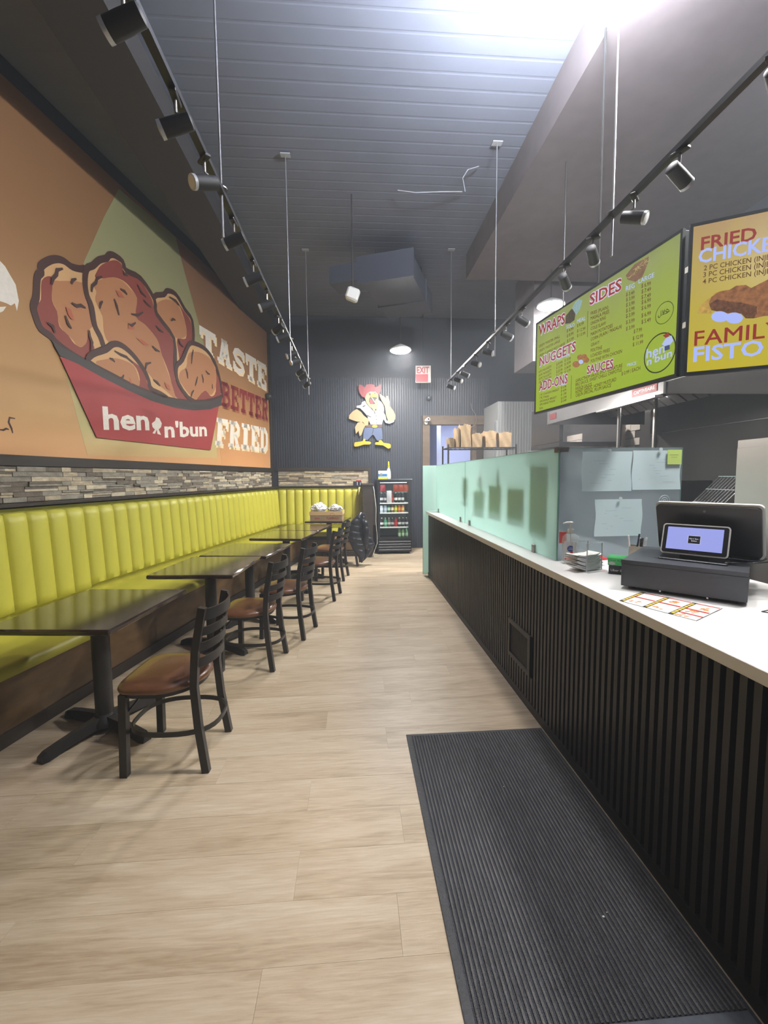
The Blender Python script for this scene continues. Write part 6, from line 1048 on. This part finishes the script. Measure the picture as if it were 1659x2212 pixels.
for i, (pts, lb) in enumerate((([(.15, 2.6, 4.80), (.35, 2.52, 4.70), (.62, 2.5, 4.68), (.95, 2.5, 4.76)], 'thin grey cable sagging across the ceiling above the register aisle'), ([(.55, 5.2, 4.82), (.75, 5.15, 4.77), (1.05, 5.15, 4.79), (1.3, 5.2, 4.83)], 'thin grey cable sagging across the ceiling over the pushed-together tables'), ([(1.22, 4.75, 4.55), (1.2, 4.78, 4.70), (1.26, 4.8, 4.80), (1.38, 4.8, 4.84)], 'short curled wire hanging from the ceiling beside the bulkhead'))):
    o = MB().tube(pts, .005, 6).build('ceiling_cable', mat('cable_grey', (150,152,160), .6), None, smooth=60); tag(o, lb, 'cable', 'loose ceiling cables')
t = thing('exit_sign', 'white and red exit sign hanging by the back wall', 'sign', (1.44, 8.9, 3.62), math.radians(-4))
MB().box(-.155, .155, -.02, .02, -.17, .17, bev=.004).build('body', mat('exit_body', (196,190,184), .5), t)
MB().box(-.15, .10, -.0215, -.0205, -.16, .0).build('red_field', mat('exit_red', (196,66,70), .5), t)
b = MB(); text(b, 'EXIT', MF, -.13, .02, .25, .12, .03, d=-.0222); b.build('lettering', mat('exit_letter_red', (172,50,56), .5), t)
MB().tube([(0, 0, .17), (0, 0, 1.229)], .008, 8).build('stem', BLK, t)
t = thing('security_camera', 'white bullet security camera at the corner of the door casing', 'camera', (1.56, 9.12, 2.73), math.radians(18))
MB(Matrix.Rotation(math.radians(78), 4, 'X')).lathe([(.03, -.06), (.038, -.05), (.04, .06), (.036, .065)], 16).build('body', WHITE, t, smooth=40); MB(Matrix.Rotation(math.radians(78), 4, 'X')).lathe([(.024, .0655), (.022, .067)], 14).build('lens', BP, t)
MB().lathe([(.035, 0), (.035, .012)], 14, Matrix.Translation((0, .058, -.05)) @ MX90).tube([(0, .05, -.05), (0, .02, -.02)], .012, 8).build('mount', WHITE, t)
t = thing('dome_camera', 'small dark dome camera on the back wall above the doorway', 'camera', (1.45+.16, 9.18, 3.20))
MB(MX90).lathe([(.055, -.05), (.055, .0), (.045, .03), (.02, .045)], 16).build('dome', mat('dome_smoke', (70,76,82), .2), t, smooth=50)
t = thing('dome_camera', 'black dome camera at the mural edge by the corner', 'camera', (-1.72, 8.98, 3.18))
MB(Matrix.Rotation(PI/2, 4, 'Y')).lathe([(.07, 0), (.075, .05), (.05, .09), (.02, .10)], 16).build('dome', BLK, t, smooth=50)
o = MB().tube([(2.50, 9.17, 3.10), (2.52, 9.16, 2.98), (2.60, 9.15, 2.86), (2.62, 9.15, 2.72), (2.58, 9.15, 2.62), (2.45, 9.15, 2.55)], .007, 6).build('loose_wire', mat('wire_brown', (120,104,92), .6), None, smooth=60); tag(o, 'loose brown wire hanging over the door casing', 'wire')

# ---------------------------------------------------------------- kitchen behind the glass
t = thing('walk_in_cooler', 'light grey ribbed walk-in cooler wall beyond the wire rack', 'cooler', (3.5, 8.6, 0))
CW = mat('cooler_panel_grey', (150,152,152), .5, .2)
MB().box(-.70, .94, -.3, .60, 0, 2.98).build('panel_wall', CW, t)
b = MB(); 
for i in range(30): b.box(-.70+i*.055, -.70+i*.055+.022, -.308, -.3, .02, 2.97)
b.build('panel_ribs', CW, t, kind='stuff')
b = MB()
for i in range(4): b.box(-.712, -.70, -.28+i*.05, -.262+i*.05, .02, 2.62)
b.build('corner_profiles', mat('bright_steel', (206,210,212), .3, .7), t)
# wire rack with kraft bags
rk = thing('wire_rack', 'black wire shelving rack carrying kraft paper bags behind the counter', 'rack', (2.09, 7.15, 0))
for x in (-.56, .56):
    for y in (-.22, .22): MB().tube([(x, y, 0), (x, y, 2.06)], .014, 10).build('post', BLK, rk)
for z in (.4, .95, 1.48, 2.01):
    b = MB().box(-.56, .56, -.226, -.22, z-.012, z+.004).box(-.56, .56, .22, .226, z-.012, z+.004).box(-.566, -.56, -.22, .22, z-.012, z+.004).box(.56, .566, -.22, .22, z-.012, z+.004)
    b.box(-.56, .56, -.226, -.22, z-.045, z-.039)
    for k in range(38): b.box(-.55+k*.029, -.547+k*.029, -.22, .22, z-.002, z+.001)
    zz = [(-.56+k*.0373, -.223, z-.042+(.03 if k % 2 else 0)) for k in range(31)]; b.tube(zz, .0035, 4)
    b.build('wire_shelf', BLK, rk)
rr = random.Random(9)
RS = 1.27
BAGS = [(-.38, .09, .05, .13, 'short kraft paper bag at the doorway end of the rack'), (-.30, .045, .10, .26, 'slim tall kraft bag seen edge-on on the rack'), (-.20, .12, .12, .30, 'tallest kraft paper bag on the rack'), (-.035, .12, .11, .19, 'kraft paper bag beside the tallest one'), (.135, .13, .11, .22, 'kraft paper bag with upright flaps, second from the rack end'), (.325, .15, .11, .20, 'wide open kraft paper bag at the kitchen end of the rack')]
for x, wd, dp, h, lb in BAGS:
    wd *= RS; dp *= RS; h *= RS; t = thing('paper_bag', lb, 'bag', (2.09+x*RS, 7.12+rr.uniform(-.02, .02), 2.0145), rr.uniform(-.1, .1), 'kraft bags on the rack')
    b = MB(); n = 8; hw = wd/2; hd_ = dp/2; pts = []; fl_ = 1.15
    # four crinkled walls with scalloped tops
    for (ax, ay, bx_, by_) in ((-hw, -hd_, hw, -hd_), (hw, -hd_, hw, hd_), (hw, hd_, -hw, hd_), (-hw, hd_, -hw, -hd_)):
        for off in (0, .0015):
            b.grid(lambda a, q, A=(ax, ay, bx_, by_), o_=off: ((A[0]+(A[2]-A[0])*a)*(1+(fl_-1)*q)*(1-o_*6), (A[1]+(A[3]-A[1])*a)*(1+(fl_-1)*q)*(1-o_*6)+.004*math.sin(a*9+q*7), q*h*(1-.12*(1-abs(math.sin(PI*a*1.0))) + .025*math.sin(a*20)*q)), 10, 6)
    b.box(-hw, hw, -hd_, hd_, 0, .001); b.build('bag_walls', KRAFT, t, smooth=30)
# side wall of the kitchen line
sw = struct(MB().box(3.86, 4.449, FRONT_Y, 8.25, 0, 3.3).build('wall_kitchen', mat('kitchen_dark_steel_wall', (64,61,59), .45, .45, var=.12, scale=(.5,1,2))))
b = MB()
TL1 = mat('kitchen_grey_tile', (148,140,132), .5, var=.15); TL2 = mat('kitchen_pale_tile', (186,184,178), .45)
ny = 0
for r_ in range(7):
    z = 1.55 + r_*.10
    y = 5.62 + (.1 if r_ % 2 else 0)
    while y < 7.6:
        ye = min(y+.2, 7.62); MB().box(3.852, 3.8595, y+.003, ye-.003, z+.003, z+.097).build('tile', TL2 if r_ < 3 else TL1, sw); y += .2
MB().box(3.846, 3.8595, 2.2, 5.4, 2.06, 2.066).build('steel_seam', STEEL, sw)
# extractor hood
hdn = thing('extractor_hood', 'long stainless extractor hood with a red maker plate below the menu board', 'extractor hood', (3.15, 4.43, 2.2))
HS = mat('hood_steel', (124,122,122), .5, .7, var=.12, scale=(2,2,2))
MB().box(-.65, -.63, -1.05, 1.05, 0, .62).build('front_panel', HS, hdn); MB().box(-.63, .65, 1.03, 1.05, 0, .62).box(-.63, .65, -1.05, -1.03, 0, .62).box(-.63, .65, -1.03, 1.03, .60, .62).build('shell', DSTEEL, hdn)
b = MB()
for i in range(14):
    MB(Matrix.Translation((-.1, -.98+i*.145, .28)) @ Matrix.Rotation(.6, 4, 'Y')).box(-.35, .35, 0, .12, -.01, .01).build('baffle_filter', DSTEEL, hdn)
MB().box(-.655, -.6505, -.98, -.66, .035, .105).build('maker_plate', mat('plate_red', (140,30,34), .5), hdn)
MW_ = Matrix(((0,0,-1,0),(-1,0,0,0),(0,1,0,0),(0,0,0,1)))
b = MB(); text(b, 'CAPTIVEAIRE', MW_, .685, .055, .27, .028, .02, d=.6557); b.build('maker_lettering', WHITE, hdn)
MB().box(-.655, -.6505, .80, .96, .05, .12).build('warning_label', mat('plate_red', (140,30,34), .5), hdn)
b = MB(); b.box(-.652, -.6505, .99, 1.02, .02, .24); b.build('switch_plate', STEEL, hdn)
for y in (-.55, .0, .5):
    MB().tube([(-.35, y, .2), (-.35, y, -.42)], .018, 8).build('drop_pipe', STEEL, hdn) if y != .5 else None
MB().box(-.72, -.6505, -1.05, -.2, -.03, -.012).build('grease_cable_tray', STEEL, hdn)
NO = Matrix.Translation((-.62, -1.14, .13)); pl_ = MB(NO).box(-.01, .01, -.09, .09, -.04, .10).build('notice_plate', mat('notice_grey', (150,152,152), .5), hdn)
b = MB(NO)
for k in range(5): b.box(-.0115, -.0105, -.07, .06, -.02+k*.022, -.014+k*.022)
b.build('notice_print', mat('notice_print', (80,82,84), .5), pl_, kind='stuff')
# dark stack and equipment line
for nm, lb, ct_, loc, parts in (
  ('range_line', 'dark steel cooking equipment line under the extractor hood', 'range', (3.45, 4.6, 0), [('body', DSTEEL, [(-.40, .38, -1.4, 1.6, 0, .92)]), ('worktop', STEEL, [(-.42, .38, -1.42, 1.62, .921, .95)]), ('drip_trays', mat('burner_black', (30,28,28), .5), [(-.36, .2, -1.3+i*.36, -1.0+i*.36, .951, .965) for i in range(8)])]),
  ('fryer_backsplash', 'upright dark steel splash panel beside the toaster', 'panel', (3.30, 4.12, .9655), [('sheet', DSTEEL, [(-.28, .30, -.01, .01, 0, .52)])]),
  ('fryer_baskets', 'dark fryer basket rack behind the cross screen', 'fryer', (3.30, 4.75, .966), [('rack', DSTEEL, [(-.20, .25, -.35, .35, .0, .20), (-.30, -.205, -.38, .38, .17, .30)]), ('rail', STEEL, [(-.34, -.31, -.40, .40, .16, .175), (-.31, -.305, -.3, -.25, .18, .29), (-.31, -.305, -.05, 0, .18, .29), (-.31, -.305, .2, .25, .18, .29)])]),
  ):
    slabthing(nm, lb, ct_, loc, parts)
t = thing('flue_pipe', 'ribbed grey flue pipe rising against the kitchen tiles', 'pipe', (3.70, 5.9, 1.2)); MB().lathe([(.11+.008*(i % 2), i*.03) for i in range(36)], 14).build('ribbed_pipe', mat('flue_grey', (150,142,132), .5, .4), t, smooth=30); MB().tube([(-.05, .35, 0), (-.05, .35, .95)], .035, 10).build('side_pipe', mat('flue_brown', (80,64,58), .5, .3), t, smooth=40)
t = thing('hanging_pan', 'dark frying pan hanging against the kitchen tiles', 'pan', (3.70, 6.55, 1.84)); MB(Matrix.Rotation(PI/2, 4, 'Y')).lathe([(.17, -.02), (.2, .02)], 24, sx=.55, sy=1.5).build('pan', mat('pan_black', (30,32,34), .4, .3), t, smooth=40); MB().tube([(0, .28, .02), (0, .5, .07)], .012, 8).build('handle', BLK, t)
b = thing('cooler_side_frame', 'dark hood-end frame and shelf beside the walk-in cooler', 'frame', (2.75, 6.0, 0))
MB().box(-.05, .0, -.45, .45, 1.99, 2.50).box(.75, .80, -.45, .45, 1.95, 2.50).box(-.05, .80, -.45, .45, 1.93, 1.985).build('frame', BLK, b); MB().tube([(-.15, .3, 1.9), (.05, .2, 1.88), (.35, .0, 1.70), (.45, -.1, 1.5)], .012, 8).build('hose', BLK, b, smooth=50); MB().tube([(.05, .2, .0), (.05, .2, 1.90)], .02, 8).build('post', BLK, b)
# conveyor toaster with wire chute
t = thing('conveyor_toaster', 'steel conveyor toaster with a slanted wire bread chute', 'toaster', (3.38, 3.62, .9655), math.radians(0))
MB().box(-.24, .24, -.17, .17, .0, .30, bev=.005).build('body', STEEL, t); MB().prism([(-.24, .30), (-.24, .33), (-.10, .46), (.22, .46), (.22, .30)], -.17, -.16, 'y').build('side_cheek', STEEL, t); MB().prism([(-.24, .30), (-.24, .33), (-.10, .46), (.22, .46), (.22, .30)], .16, .17, 'y').build('side_cheek', STEEL, t)
MB().box(-.246, -.2405, -.14, .14, .10, .23).build('control_panel', BP, t); MB(Matrix.Translation((-.246, .03, .17)) @ Matrix.Rotation(-PI/2, 4, 'Y')).lathe([(.022, 0), (.018, .022)], 16).build('knob', CHROME, t, smooth=40)
b = MB(); 
for i in range(9): b.tube([(-.26, -.15+i*.036, .33), (-.02, -.15+i*.036, .56)], .004, 6)
b.tube([(-.26, -.16, .33), (-.26, .145, .33)], .006, 6).tube([(-.02, -.16, .56), (-.02, .145, .56)], .006, 6).tube([(-.14, -.16, .445), (-.14, .145, .445)], .005, 6); b.build('wire_chute', CHROME, t)
# stainless cabinet at the picture's edge
t = thing('upright_freezer', 'tall stainless steel upright cabinet at the end of the kitchen line', 'cabinet', (3.22, 2.55, 0))
MB().box(-.32, .60, -.55, .55, 0, 1.80, bev=.004).build('case', mat('cabinet_steel', (166,162,158), .35, .85, var=.1, scale=(1,1,3)), t); MB().box(-.34, -.3205, -.53, .53, .12, 1.74, bev=.003).build('door', mat('cabinet_steel', (166,162,158), .35, .85), t); MB().box(-.37, -.3405, .38, .42, .7, 1.3, bev=.006).build('handle', STEEL, t)

# ---------------------------------------------------------------- floor mat
mt = thing('floor_mat', 'long black ribbed entrance mat lying beside the slatted counter', 'mat', (.71, .55, 0))
RB = mat('mat_rubber', (46,48,52), .6, bump=.3, bscale=90); CP_ = mat('mat_carpet', (58,61,68), .95, var=.25, scale=(120,120,120), bump=.6, bscale=400); CP2 = mat('mat_carpet_worn', (106,106,106), .95, var=.35, scale=(90,14,90), bump=.8, bscale=500)
x0, x1, y0, y1 = .292-.71, 1.125-.71, -1.2, 2.46-.55
MB().box(x0, x0+.028, y0, y1, .0005, .0045).box(x1-.012, x1, y0, y1, .0005, .0045).box(x0+.028, x1-.012, y1-.018, y1, .0005, .0045).build('rubber_border', RB, mt)
MB().box(x0+.028, x1-.012, .50, y1-.018, .0005, .0042).build('carpet_base', CP_, mt)
MB().box(x0+.028, x1-.012, .44, .4995, .0005, .0048).build('rubber_end', mat('mat_end_rubber', (84,90,98), .6, var=.2, scale=(30,30,30)), mt)
b = MB(); b2 = MB(); x = x0+.036; k = 0
while x < x1-.02:
    b.box(x, x+.0075, .502, y1-.02, .0042, .0078)
    x += .0165; k += 1
b.build('carpet_rib', CP2, mt, kind='stuff')
o = MB().box(.845, .853, 1.33, 1.336, .0082, .0100).box(.868, .872, 1.345, 1.348, .0082, .0095).box(.72, .724, 1.98, 1.983, .0082, .0095).build('floor_crumbs', WHITE, None, kind='stuff'); tag(o, 'tiny white crumbs on the black entrance mat', 'crumbs')
